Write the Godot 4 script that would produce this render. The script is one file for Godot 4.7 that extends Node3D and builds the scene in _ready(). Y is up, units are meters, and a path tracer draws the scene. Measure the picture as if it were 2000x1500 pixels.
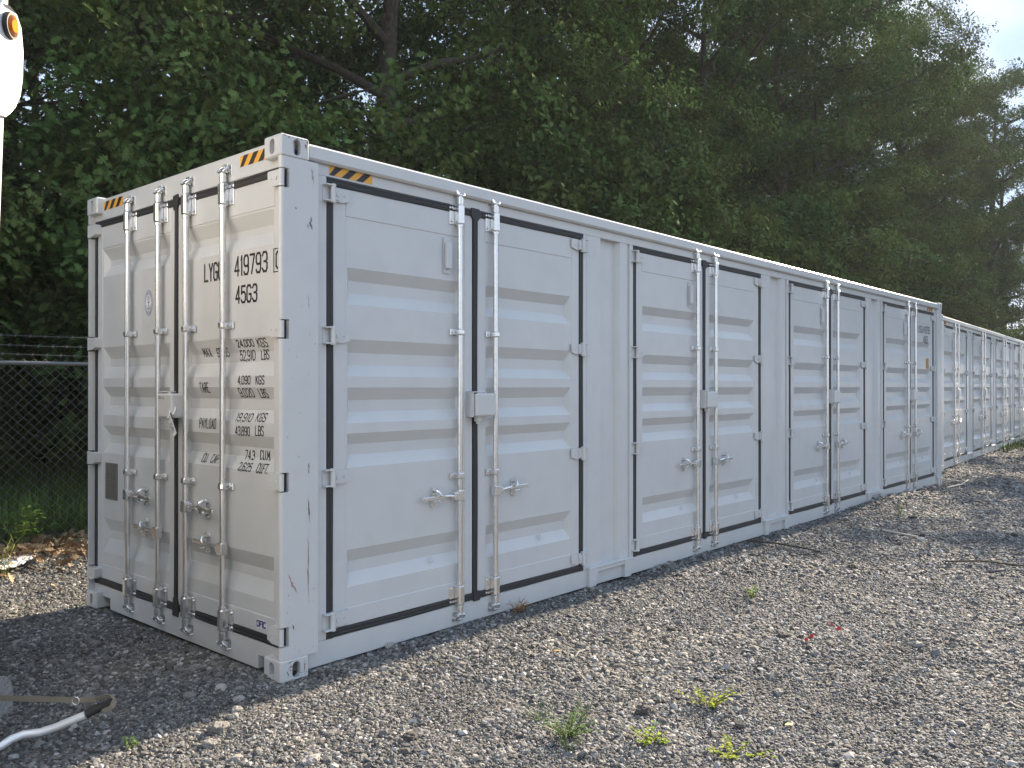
extends Node3D
# A row of grey shipping containers with side doors on a gravel yard, backed by oaks.
# x runs along the first container, y up, z out of its door side towards the viewer. Metres.

const LEN := 12.192
const WID := 2.438
const HGT := 2.896

var M := {}
var S := {}          # shared meshes
var taken := {}
var rng := RandomNumberGenerator.new()
var hills := FastNoiseLite.new()

# ---------------------------------------------------------------- mesh builder
class MB:
	var p := PackedVector3Array()
	var n := PackedVector3Array()
	var c := PackedColorArray()
	var x := Transform3D.IDENTITY
	var col := Color.WHITE

	func _put(a: Vector3, b: Vector3, d: Vector3, na: Vector3, nb: Vector3, nd: Vector3):
		# a, b, d counter-clockwise from outside; Godot's front faces run clockwise
		p.append(a); p.append(d); p.append(b)
		n.append(na); n.append(nd); n.append(nb)
		c.append(col); c.append(col); c.append(col)

	func ot(a: Vector3, b: Vector3, d: Vector3, out: Vector3):
		var A := x * a; var B := x * b; var D := x * d
		var o := x.basis * out
		var nn := (B - A).cross(D - A)
		if nn.length_squared() < 1e-18: return
		if nn.dot(o) < 0:
			nn = -nn.normalized(); _put(A, D, B, nn, nn, nn)
		else:
			nn = nn.normalized(); _put(A, B, D, nn, nn, nn)

	func oq(a: Vector3, b: Vector3, d: Vector3, e: Vector3, out: Vector3):
		ot(a, b, d, out); ot(a, d, e, out)

	func st(a: Vector3, b: Vector3, d: Vector3, na: Vector3, nb: Vector3, nd: Vector3):
		var A := x * a; var B := x * b; var D := x * d
		var NA := (x.basis * na).normalized(); var NB := (x.basis * nb).normalized(); var ND := (x.basis * nd).normalized()
		var nn := (B - A).cross(D - A)
		if nn.dot(NA + NB + ND) < 0: _put(A, D, B, NA, ND, NB)
		else: _put(A, B, D, NA, NB, ND)

	func box(mn: Vector3, mx: Vector3, bev := 0.0):
		var h := (mx - mn) * 0.5
		var m := (mx + mn) * 0.5
		bev = minf(bev, minf(h.x, minf(h.y, h.z)) * 0.98)
		for a in 3:
			var b := (a + 1) % 3
			var k := (a + 2) % 3
			for s in [-1.0, 1.0]:
				var q := []
				for w in [[-1, -1], [1, -1], [1, 1], [-1, 1]]:
					var v := Vector3.ZERO
					v[a] = s * h[a]; v[b] = w[0] * (h[b] - bev); v[k] = w[1] * (h[k] - bev)
					q.append(m + v)
				var o := Vector3.ZERO; o[a] = s
				oq(q[0], q[1], q[2], q[3], o)
				if bev > 0.0:
					for s2 in [-1.0, 1.0]:   # edge between faces a and b, along k
						var e := []
						for w in [[-1, 0], [1, 0], [1, 1], [-1, 1]]:
							var v := Vector3.ZERO
							v[k] = w[0] * (h[k] - bev)
							v[a] = s * (h[a] - (bev if w[1] == 1 else 0.0))
							v[b] = s2 * (h[b] - (0.0 if w[1] == 1 else bev))
							e.append(m + v)
						var o2 := Vector3.ZERO; o2[a] = s; o2[b] = s2
						oq(e[0], e[1], e[2], e[3], o2)
		if bev > 0.0:
			for sx in [-1.0, 1.0]:
				for sy in [-1.0, 1.0]:
					for sz in [-1.0, 1.0]:
						var sg := Vector3(sx, sy, sz)
						var i := h - Vector3.ONE * bev
						ot(m + sg * Vector3(h.x, i.y, i.z), m + sg * Vector3(i.x, h.y, i.z), m + sg * Vector3(i.x, i.y, h.z), sg)

	func tube(path: Array, radii: Array, sides := 8, caps := true):
		var rings := []
		var nrm := []
		var t0: Vector3 = (path[1] - path[0]).normalized()
		var u := t0.cross(Vector3.UP)
		if u.length() < 0.05: u = t0.cross(Vector3.RIGHT)
		u = u.normalized()
		for i in path.size():
			var t: Vector3
			if i == 0: t = path[1] - path[0]
			elif i == path.size() - 1: t = path[i] - path[i - 1]
			else: t = (path[i + 1] - path[i]).normalized() + (path[i] - path[i - 1]).normalized()
			t = t.normalized()
			u = (u - t * u.dot(t)).normalized()
			var w := t.cross(u)
			var r: float = radii[i] if radii.size() > 1 else radii[0]
			var ring := []; var nr := []
			for s in sides:
				var a := TAU * s / sides
				var d := u * cos(a) + w * sin(a)
				ring.append(path[i] + d * r); nr.append(d)
			rings.append(ring); nrm.append(nr)
		for i in path.size() - 1:
			for s in sides:
				var s2 := (s + 1) % sides
				st(rings[i][s], rings[i + 1][s], rings[i + 1][s2], nrm[i][s], nrm[i + 1][s], nrm[i + 1][s2])
				st(rings[i][s], rings[i + 1][s2], rings[i][s2], nrm[i][s], nrm[i + 1][s2], nrm[i][s2])
		if caps:
			for k in [0, path.size() - 1]:
				var o: Vector3 = path[0] - path[1] if k == 0 else path[k] - path[k - 1]
				for s in sides - 2: ot(rings[k][0], rings[k][s + 1], rings[k][s + 2], o)

	func prism(poly: PackedVector2Array, z0: float, z1: float, ax := 2):
		# polygon in the two axes after ax, extruded along ax
		var P := func(q: Vector2, z: float):
			if ax == 2: return Vector3(q.x, q.y, z)
			if ax == 1: return Vector3(q.x, z, q.y)
			return Vector3(z, q.x, q.y)
		var od := Vector3.ZERO; od[ax] = 1.0 if z1 > z0 else -1.0
		var idx := Geometry2D.triangulate_polygon(poly)
		for i in range(0, idx.size(), 3):
			ot(P.call(poly[idx[i]], z1), P.call(poly[idx[i + 1]], z1), P.call(poly[idx[i + 2]], z1), od)
			ot(P.call(poly[idx[i]], z0), P.call(poly[idx[i + 1]], z0), P.call(poly[idx[i + 2]], z0), -od)
		var area := 0.0
		for i in poly.size():
			area += poly[i].cross(poly[(i + 1) % poly.size()])
		for i in poly.size():
			var a := poly[i]; var b := poly[(i + 1) % poly.size()]
			var e := (b - a) * (1.0 if area > 0 else -1.0)
			oq(P.call(a, z0), P.call(b, z0), P.call(b, z1), P.call(a, z1), P.call(Vector2(e.y, -e.x), 0.0))

	func flat(poly: PackedVector2Array, z: float):
		var idx := Geometry2D.triangulate_polygon(poly)
		for i in range(0, idx.size(), 3):
			ot(Vector3(poly[idx[i]].x, poly[idx[i]].y, z), Vector3(poly[idx[i + 1]].x, poly[idx[i + 1]].y, z), Vector3(poly[idx[i + 2]].x, poly[idx[i + 2]].y, z), Vector3.BACK)

	func holed_face(rect: Rect2, hole_c: Vector2, hw: float, hh: float, z: float, depth: float):
		# a face in the xy plane looking along +z with an upright rounded slot sunk into it
		var N := 32
		var inner := []; var outer := []
		for i in N:
			var a := TAU * i / N
			var d := Vector2(cos(a), sin(a))
			var q := Vector2(d.x * hw, d.y * hw)
			q.y += (hh - hw) * signf(d.y) if absf(d.y) > 0.001 else 0.0
			inner.append(hole_c + q)
			var k := 1e9
			if d.x > 1e-6: k = minf(k, (rect.end.x - hole_c.x) / d.x)
			if d.x < -1e-6: k = minf(k, (rect.position.x - hole_c.x) / d.x)
			if d.y > 1e-6: k = minf(k, (rect.end.y - hole_c.y) / d.y)
			if d.y < -1e-6: k = minf(k, (rect.position.y - hole_c.y) / d.y)
			outer.append(hole_c + d * k)
		for cn in [rect.position, rect.end, Vector2(rect.position.x, rect.end.y), Vector2(rect.end.x, rect.position.y)]:
			var best := 0
			for i in N:
				if outer[i].distance_to(cn) < outer[best].distance_to(cn): best = i
			outer[best] = cn
		for i in N:
			var j := (i + 1) % N
			var a3 := Vector3(inner[i].x, inner[i].y, z); var b3 := Vector3(inner[j].x, inner[j].y, z)
			oq(a3, b3, Vector3(outer[j].x, outer[j].y, z), Vector3(outer[i].x, outer[i].y, z), Vector3.BACK)
			var mid: Vector2 = hole_c - (inner[i] + inner[j]) * 0.5
			oq(a3, b3, b3 - Vector3(0, 0, depth), a3 - Vector3(0, 0, depth), Vector3(mid.x, mid.y, 0))

	func mesh() -> ArrayMesh:
		var m := ArrayMesh.new()
		var a := []
		a.resize(Mesh.ARRAY_MAX)
		a[Mesh.ARRAY_VERTEX] = p; a[Mesh.ARRAY_NORMAL] = n; a[Mesh.ARRAY_COLOR] = c
		m.add_surface_from_arrays(Mesh.PRIMITIVE_TRIANGLES, a)
		return m

# ---------------------------------------------------------------- node helpers
func numbered(called: String) -> String:
	var k: int = taken.get(called, 0)
	taken[called] = k + 1
	return called if k == 0 else "%s_%03d" % [called, k]

func thing(called, label, category, at := Vector3.ZERO, turn := 0.0, group := "") -> Node3D:
	var o := Node3D.new()
	o.name = numbered(called); add_child(o)
	o.position = at; o.rotation.y = turn
	return tag(o, label, category, group)

func tag(o: Node3D, label, category, group := "", kind := "") -> Node3D:
	if label != "": o.set_meta("label", label)
	if category != "": o.set_meta("category", category)
	if group != "": o.set_meta("group", group)
	if kind != "": o.set_meta("kind", kind)
	return o

func part(called: String, mesh: Mesh, mat: Material, parent: Node, xf := Transform3D.IDENTITY) -> MeshInstance3D:
	var o := MeshInstance3D.new()
	o.name = called if parent != self else numbered(called)
	o.mesh = mesh; o.material_override = mat; o.transform = xf
	parent.add_child(o, true)
	return o

func multi(called: String, mesh: Mesh, mat: Material, parent: Node, buf: PackedFloat32Array) -> MultiMeshInstance3D:
	var mm := MultiMesh.new()
	mm.transform_format = MultiMesh.TRANSFORM_3D
	mm.use_colors = true
	mm.mesh = mesh
	mm.instance_count = buf.size() / 16
	mm.buffer = buf
	var o := MultiMeshInstance3D.new()
	o.name = called if parent != self else numbered(called)
	o.multimesh = mm; o.material_override = mat
	parent.add_child(o, true)
	return o

func push(buf: PackedFloat32Array, b: Basis, o: Vector3, c: Color):
	buf.append_array(PackedFloat32Array([b.x.x, b.y.x, b.z.x, o.x, b.x.y, b.y.y, b.z.y, o.y, b.x.z, b.y.z, b.z.z, o.z, c.r, c.g, c.b, 1.0]))

func at(x := 0.0, y := 0.0, z := 0.0) -> Transform3D:
	return Transform3D(Basis.IDENTITY, Vector3(x, y, z))

# ---------------------------------------------------------------- materials
func srgb(c: Color) -> Color: return c.linear_to_srgb()

func noise_tex(freq: float, ramp: Array, seed_: int, size := 512, oct := 4) -> NoiseTexture2D:
	var f := FastNoiseLite.new()
	f.noise_type = FastNoiseLite.TYPE_SIMPLEX_SMOOTH
	f.frequency = freq; f.seed = seed_; f.fractal_octaves = oct
	var t := NoiseTexture2D.new()
	t.width = size; t.height = size; t.seamless = true; t.noise = f
	var g := Gradient.new()
	g.offsets = PackedFloat32Array(ramp.map(func(r): return r[0]))
	g.colors = PackedColorArray(ramp.map(func(r): return r[1]))
	t.color_ramp = g
	return t

func bump_tex(freq: float, seed_: int, strength: float, size := 512, oct := 3) -> NoiseTexture2D:
	var f := FastNoiseLite.new()
	f.frequency = freq; f.seed = seed_; f.fractal_octaves = oct
	var t := NoiseTexture2D.new()
	t.width = size; t.height = size; t.seamless = true; t.noise = f
	t.as_normal_map = true; t.bump_strength = strength
	return t

func mat(col: Color, rough: float, metal := 0.0, vcol := false) -> StandardMaterial3D:
	var m := StandardMaterial3D.new()
	m.albedo_color = srgb(col); m.roughness = rough; m.metallic = metal
	m.vertex_color_use_as_albedo = vcol
	m.cull_mode = BaseMaterial3D.CULL_DISABLED
	return m

func grey(v: float) -> Color: return Color(v, v, v)

func make_materials():
	# container paint: pale grey enamel with faint mottling and handling dirt
	var p := mat(Color(1, 1, 1), 0.30)
	p.albedo_texture = noise_tex(0.006, [[0.0, srgb(Color(0.522, 0.532, 0.532))], [0.45, srgb(Color(0.552, 0.560, 0.560))], [0.72, srgb(Color(0.560, 0.568, 0.566))], [1.0, srgb(Color(0.535, 0.540, 0.532))]], 3, 1024, 6)
	p.roughness_texture = noise_tex(0.01, [[0.0, grey(0.93)], [1.0, grey(1.0)]], 8, 512, 5)
	p.uv1_triplanar = true; p.uv1_scale = Vector3(0.45, 0.45, 0.45)
	M.paint = p
	var z := mat(Color(1, 1, 1), 0.24, 0.85)
	z.albedo_texture = noise_tex(0.03, [[0.0, srgb(grey(0.70))], [1.0, srgb(grey(0.78))]], 11, 256, 3)
	z.uv1_triplanar = true; z.uv1_scale = Vector3(3, 3, 3)
	M.zinc = z
	M.steel_dark = mat(Color(0.25, 0.25, 0.25), 0.4, 0.8)
	M.matt_black = mat(Color(0.02, 0.02, 0.02), 0.9)  # flat black; on the underframe it carries the shade below the floor
	M.rubber = mat(Color(0.022, 0.022, 0.024), 0.55)
	M.black = mat(Color(0.01, 0.01, 0.011), 0.6)
	M.print = mat(Color(1, 1, 1), 0.5, 0.0, true)
	M.rust = mat(Color(1, 1, 1), 0.85, 0.0, true)
	M.inside = mat(Color(0.2, 0.2, 0.19), 0.8)
	# ground
	var g := mat(Color(1, 1, 1), 0.95)
	g.albedo_texture = noise_tex(0.05, [[0.0, srgb(Color(0.028, 0.027, 0.025))], [0.5, srgb(Color(0.07, 0.068, 0.063))], [0.7, srgb(Color(0.12, 0.115, 0.105))], [1.0, srgb(Color(0.26, 0.25, 0.23))]], 21, 1024, 6)
	g.heightmap_enabled = false
	g.normal_enabled = true
	g.normal_texture = bump_tex(0.06, 22, 10.0, 1024, 5); g.normal_scale = 1.0
	g.uv1_triplanar = true; g.uv1_world_triplanar = true; g.uv1_scale = Vector3(0.5, 0.5, 0.5)
	M.ground = g
	var fl := mat(Color(1, 1, 1), 1.0)
	fl.albedo_texture = noise_tex(0.02, [[0.0, srgb(Color(0.02, 0.03, 0.012))], [0.5, srgb(Color(0.04, 0.06, 0.02))], [0.75, srgb(Color(0.075, 0.06, 0.03))], [1.0, srgb(Color(0.11, 0.085, 0.05))]], 23, 512, 6)
	fl.uv1_triplanar = true; fl.uv1_world_triplanar = true; fl.uv1_scale = Vector3(0.4, 0.4, 0.4)
	M.floor = fl
	var s := mat(Color(1, 1, 1), 0.85, 0.0, true)
	s.albedo_texture = noise_tex(0.02, [[0.0, grey(0.78)], [0.5, grey(0.95)], [1.0, grey(1.0)]], 25, 256, 5)
	s.uv1_triplanar = true; s.uv1_scale = Vector3(0.9, 0.9, 0.9)
	M.stone = s
	var lf := mat(Color(1, 1, 1), 0.62, 0.0, true)
	lf.metallic_specular = 0.04
	lf.backlight = Color(1.25, 1.4, 0.32)
	M.leaf = lf
	var dl := mat(Color(1, 1, 1), 0.7, 0.0, true)
	dl.backlight = Color(0.4, 0.3, 0.15)
	M.dry = dl
	var bk := mat(Color(1, 1, 1), 0.95)
	bk.albedo_texture = noise_tex(0.03, [[0.0, srgb(Color(0.02, 0.016, 0.012))], [0.6, srgb(Color(0.06, 0.05, 0.04))], [1.0, srgb(Color(0.12, 0.105, 0.085))]], 27, 512, 6)
	bk.normal_enabled = true; bk.normal_texture = bump_tex(0.03, 28, 8.0, 512, 4)
	bk.uv1_triplanar = true; bk.uv1_scale = Vector3(1.6, 0.35, 1.6)
	M.bark = bk
	M.wire = mat(Color(0.24, 0.25, 0.25), 0.5, 0.6)
	var wp := mat(Color(0.8, 0.8, 0.79), 0.3)
	wp.clearcoat_enabled = true; wp.clearcoat = 0.5
	M.white = wp
	var gl := mat(Color(0.9, 0.95, 0.95), 0.02)
	gl.transparency = BaseMaterial3D.TRANSPARENCY_ALPHA; gl.albedo_color.a = 0.08
	M.glass = gl
	M.foil = mat(Color(0.42, 0.42, 0.42), 0.27, 0.9)  # finish of the added reflector in the van's front
	M.tyre = mat(Color(0.02, 0.02, 0.02), 0.8)
	M.amber = mat(Color(0.9, 0.22, 0.02), 0.15)
	M.amber.backlight = Color(0.6, 0.3, 0.05)
	var cc := mat(Color(1, 1, 1), 0.95)
	cc.albedo_texture = noise_tex(0.04, [[0.0, srgb(grey(0.2))], [0.5, srgb(grey(0.3))], [1.0, srgb(Color(0.38, 0.37, 0.35))]], 31, 256, 5)
	cc.normal_enabled = true; cc.normal_texture = bump_tex(0.06, 32, 4.0, 256, 4)
	cc.uv1_triplanar = true; cc.uv1_scale = Vector3(3, 3, 3)
	M.concrete = cc
	M.webbing = mat(Color(0.20, 0.18, 0.14), 0.9)
	M.alu = mat(Color(0.82, 0.83, 0.84), 0.35, 0.35)
	M.paper = mat(Color(0.7, 0.7, 0.69), 0.7)

# ---------------------------------------------------------------- lettering: a narrow stencil-like stroke face
var GL := {}
func make_font():
	var o := [[0, .16], [0, .84], [.22, 1], [.78, 1], [1, .84], [1, .16], [.78, 0], [.22, 0], [0, .16]]
	GL = {
		"0": [o], "O": [o], "1": [[[.2, .82], [.55, 1], [.55, 0]]],
		"2": [[[0, .8], [.2, 1], [.8, 1], [1, .84], [1, .64], [0, 0], [1, 0]]],
		"3": [[[0, .84], [.2, 1], [.8, 1], [1, .86], [1, .64], [.75, .52], [.35, .52]], [[.75, .52], [1, .4], [1, .15], [.8, 0], [.2, 0], [0, .16]]],
		"4": [[[.75, 0], [.75, 1], [0, .26], [1, .26]]],
		"5": [[[.95, 1], [.08, 1], [.04, .55], [.3, .63], [.75, .63], [1, .48], [1, .15], [.78, 0], [.2, 0], [0, .14]]],
		"6": [[[1, .86], [.8, 1], [.22, 1], [0, .84], [0, .16], [.22, 0], [.78, 0], [1, .16], [1, .42], [.78, .56], [.2, .56], [0, .44]]],
		"7": [[[0, 1], [1, 1], [.35, 0]]],
		"8": [[[.25, .53], [0, .66], [0, .86], [.22, 1], [.78, 1], [1, .86], [1, .66], [.75, .53], [.25, .53], [0, .4], [0, .14], [.22, 0], [.78, 0], [1, .14], [1, .4], [.75, .53]]],
		"9": [[[0, .14], [.2, 0], [.78, 0], [1, .16], [1, .84], [.78, 1], [.22, 1], [0, .84], [0, .58], [.22, .44], [.8, .44], [1, .56]]],
		"A": [[[0, 0], [.5, 1], [1, 0]], [[.18, .34], [.82, .34]]],
		"B": [[[0, 0], [0, 1], [.75, 1], [1, .86], [1, .66], [.75, .53], [0, .53]], [[.75, .53], [1, .4], [1, .14], [.75, 0], [0, 0]]],
		"C": [[[1, .84], [.78, 1], [.22, 1], [0, .84], [0, .16], [.22, 0], [.78, 0], [1, .16]]],
		"D": [[[0, 0], [0, 1], [.7, 1], [1, .82], [1, .18], [.7, 0], [0, 0]]],
		"E": [[[1, 1], [0, 1], [0, 0], [1, 0]], [[0, .52], [.8, .52]]],
		"F": [[[1, 1], [0, 1], [0, 0]], [[0, .52], [.8, .52]]],
		"G": [[[1, .84], [.78, 1], [.22, 1], [0, .84], [0, .16], [.22, 0], [.78, 0], [1, .16], [1, .46], [.55, .46]]],
		"H": [[[0, 0], [0, 1]], [[1, 0], [1, 1]], [[0, .52], [1, .52]]],
		"I": [[[.5, 0], [.5, 1]]],
		"K": [[[0, 0], [0, 1]], [[1, 1], [0, .42]], [[.3, .6], [1, 0]]],
		"L": [[[0, 1], [0, 0], [1, 0]]],
		"M": [[[0, 0], [0, 1], [.5, .35], [1, 1], [1, 0]]],
		"N": [[[0, 0], [0, 1], [1, 0], [1, 1]]],
		"P": [[[0, 0], [0, 1], [.78, 1], [1, .86], [1, .6], [.78, .46], [0, .46]]],
		"R": [[[0, 0], [0, 1], [.78, 1], [1, .86], [1, .62], [.78, .48], [0, .48]], [[.45, .48], [1, 0]]],
		"S": [[[1, .86], [.8, 1], [.2, 1], [0, .86], [0, .64], [1, .4], [1, .14], [.8, 0], [.2, 0], [0, .14]]],
		"T": [[[0, 1], [1, 1]], [[.5, 1], [.5, 0]]],
		"U": [[[0, 1], [0, .16], [.22, 0], [.78, 0], [1, .16], [1, 1]]],
		"X": [[[0, 0], [1, 1]], [[0, 1], [1, 0]]],
		"Y": [[[0, 1], [.5, .5], [1, 1]], [[.5, .5], [.5, 0]]],
		".": [[[.1, .0], [.1, .08]]], ",": [[[.15, .1], [0, -.12]]], "-": [[[.1, .5], [.9, .5]]],
	}

func strokes(mb: MB, lines: Array, ox: float, oy: float, w: float, h: float, thick: float, zf: Callable):
	# polylines in unit cells; cut into short pieces that follow the surface zf(y)
	var k := 0
	for line in lines:
		for i in line.size() - 1:
			var a := Vector2(ox + line[i][0] * w, oy + line[i][1] * h)
			var b := Vector2(ox + line[i + 1][0] * w, oy + line[i + 1][1] * h)
			var d := (b - a).normalized()
			var s := Vector2(-d.y, d.x) * thick * 0.5
			a -= d * thick * 0.42; b += d * thick * 0.42
			var steps := maxi(1, int(ceil(absf(b.y - a.y) / 0.012)))
			for j in steps:
				var q := a.lerp(b, float(j) / steps); var r := a.lerp(b, float(j + 1) / steps)
				var e := 0.0012 + 0.00012 * (k % 5)
				var c1 := q + s; var c2 := q - s; var c3 := r - s; var c4 := r + s
				mb.oq(Vector3(c1.x, c1.y, zf.call(c1.y) + e), Vector3(c2.x, c2.y, zf.call(c2.y) + e), Vector3(c3.x, c3.y, zf.call(c3.y) + e), Vector3(c4.x, c4.y, zf.call(c4.y) + e), Vector3.BACK)
			k += 1

func write(mb: MB, s: String, x: float, y: float, h: float, total: float, thick: float, zf: Callable):
	# the words in a box total wide, h high
	var units := 0.0
	for ch in s: units += (0.32 if ch in ".," else 0.55 if ch in "I1" else 1.0)
	var adv := total / (units - 0.28)
	for ch in s:
		var cw := adv * ((0.32 if ch in ".," else 0.55 if ch in "I1" else 1.0))
		if GL.has(ch):
			strokes(mb, GL[ch], x, y, adv * (0.30 if ch in ".,I1" else 0.70), h, thick, zf)
		x += cw

# ---------------------------------------------------------------- container pieces
const SIDE_RIBS := [[2.24, 2.17, 2.10, 2.03], [1.832, 1.756, 1.686, 1.62], [1.556, 1.483, 1.416, 1.352], [1.294, 1.23, 1.169, 1.099], [.632, .559, .495, .42]]
const END_RIBS := [[2.525, 2.45, 2.41, 2.335], [1.838, 1.755, 1.70, 1.62], [1.558, 1.49, 1.43, 1.362], [1.288, 1.22, 1.165, 1.095], [.640, .552, .495, .40]]
const RIB := 0.036

func rib_depth(y: float, ribs: Array) -> float:
	for r in ribs:
		if y < r[0] and y > r[3]:
			if y > r[1]: return RIB * (r[0] - y) / (r[0] - r[1])
			if y < r[2]: return RIB * (y - r[3]) / (r[2] - r[3])
			return RIB
	return 0.0

func door_mesh(w: float, y0: float, y1: float, sl: float, sr: float, ribs: Array, e := 0.035) -> ArrayMesh:
	# local: x from the leaf's left edge, face at z = 0
	var mb := MB.new()
	var t := 0.05
	var pb := y0 + 0.10; var pt := y1 - 0.155
	mb.box(Vector3(0, y0, -t), Vector3(sl, y1, 0), 0.004)
	mb.box(Vector3(w - sr, y0, -t), Vector3(w, y1, 0), 0.004)
	mb.box(Vector3(sl, y0, -t), Vector3(w - sr, pb, 0), 0.003)
	mb.box(Vector3(sl, pt, -t), Vector3(w - sr, y1, 0), 0.003)
	var a := sl; var b := w - sr; var z := -0.004
	var g := 0.012
	var y := pt
	for r in ribs + [[pb, pb, pb, pb]]:
		mb.oq(Vector3(a, r[0], z), Vector3(b, r[0], z), Vector3(b, y, z), Vector3(a, y, z), Vector3.BACK)
		y = r[3]
		if r[0] == r[3]: continue
		var zi := z - RIB
		# lips left and right of the pressing
		mb.oq(Vector3(a, r[3], z), Vector3(a + g, r[3], z), Vector3(a + g, r[0], z), Vector3(a, r[0], z), Vector3.BACK)
		mb.oq(Vector3(b - g, r[3], z), Vector3(b, r[3], z), Vector3(b, r[0], z), Vector3(b - g, r[0], z), Vector3.BACK)
		var A := a + g; var B := b - g
		mb.oq(Vector3(A, r[0], z), Vector3(B, r[0], z), Vector3(B - e, r[1], zi), Vector3(A + e, r[1], zi), Vector3(0, -1, 1))
		mb.oq(Vector3(A + e, r[1], zi), Vector3(B - e, r[1], zi), Vector3(B - e, r[2], zi), Vector3(A + e, r[2], zi), Vector3.BACK)
		mb.oq(Vector3(A + e, r[2], zi), Vector3(B - e, r[2], zi), Vector3(B, r[3], z), Vector3(A, r[3], z), Vector3(0, 1, 1))
		mb.oq(Vector3(A, r[0], z), Vector3(A + e, r[1], zi), Vector3(A + e, r[2], zi), Vector3(A, r[3], z), Vector3(1, 0, 1))
		mb.oq(Vector3(B, r[0], z), Vector3(B - e, r[1], zi), Vector3(B - e, r[2], zi), Vector3(B, r[3], z), Vector3(-1, 0, 1))
	return mb.mesh()

func seal_strip(mb: MB, a: Vector2, b: Vector2, w: float, z: float):
	# a soft ribbed rubber strip along a straight line, slightly wavy
	var d := (b - a).normalized(); var s := Vector2(-d.y, d.x)
	var n := maxi(2, int(a.distance_to(b) / 0.12))
	var prof := [[-0.5, -0.012], [-0.46, 0.002], [-0.2, 0.004], [-0.12, 0.001], [0.12, 0.001], [0.2, 0.004], [0.46, 0.002], [0.5, -0.012]]
	for i in n:
		var q := []
		for k in 2:
			var f := float(i + k) / n
			var c := a.lerp(b, f)
			var wob := 0.0025 * sin(f * 9.0 + a.x * 7.0 + a.y * 3.0)
			var row := []
			for pr in prof: row.append(Vector3(c.x + s.x * (pr[0] * w + wob), c.y + s.y * (pr[0] * w + wob), z + pr[1]))
			q.append(row)
		for j in prof.size() - 1:
			mb.oq(q[0][j], q[1][j], q[1][j + 1], q[0][j + 1], Vector3(s.x * (j - 3), s.y * (j - 3), 1.5))

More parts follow.
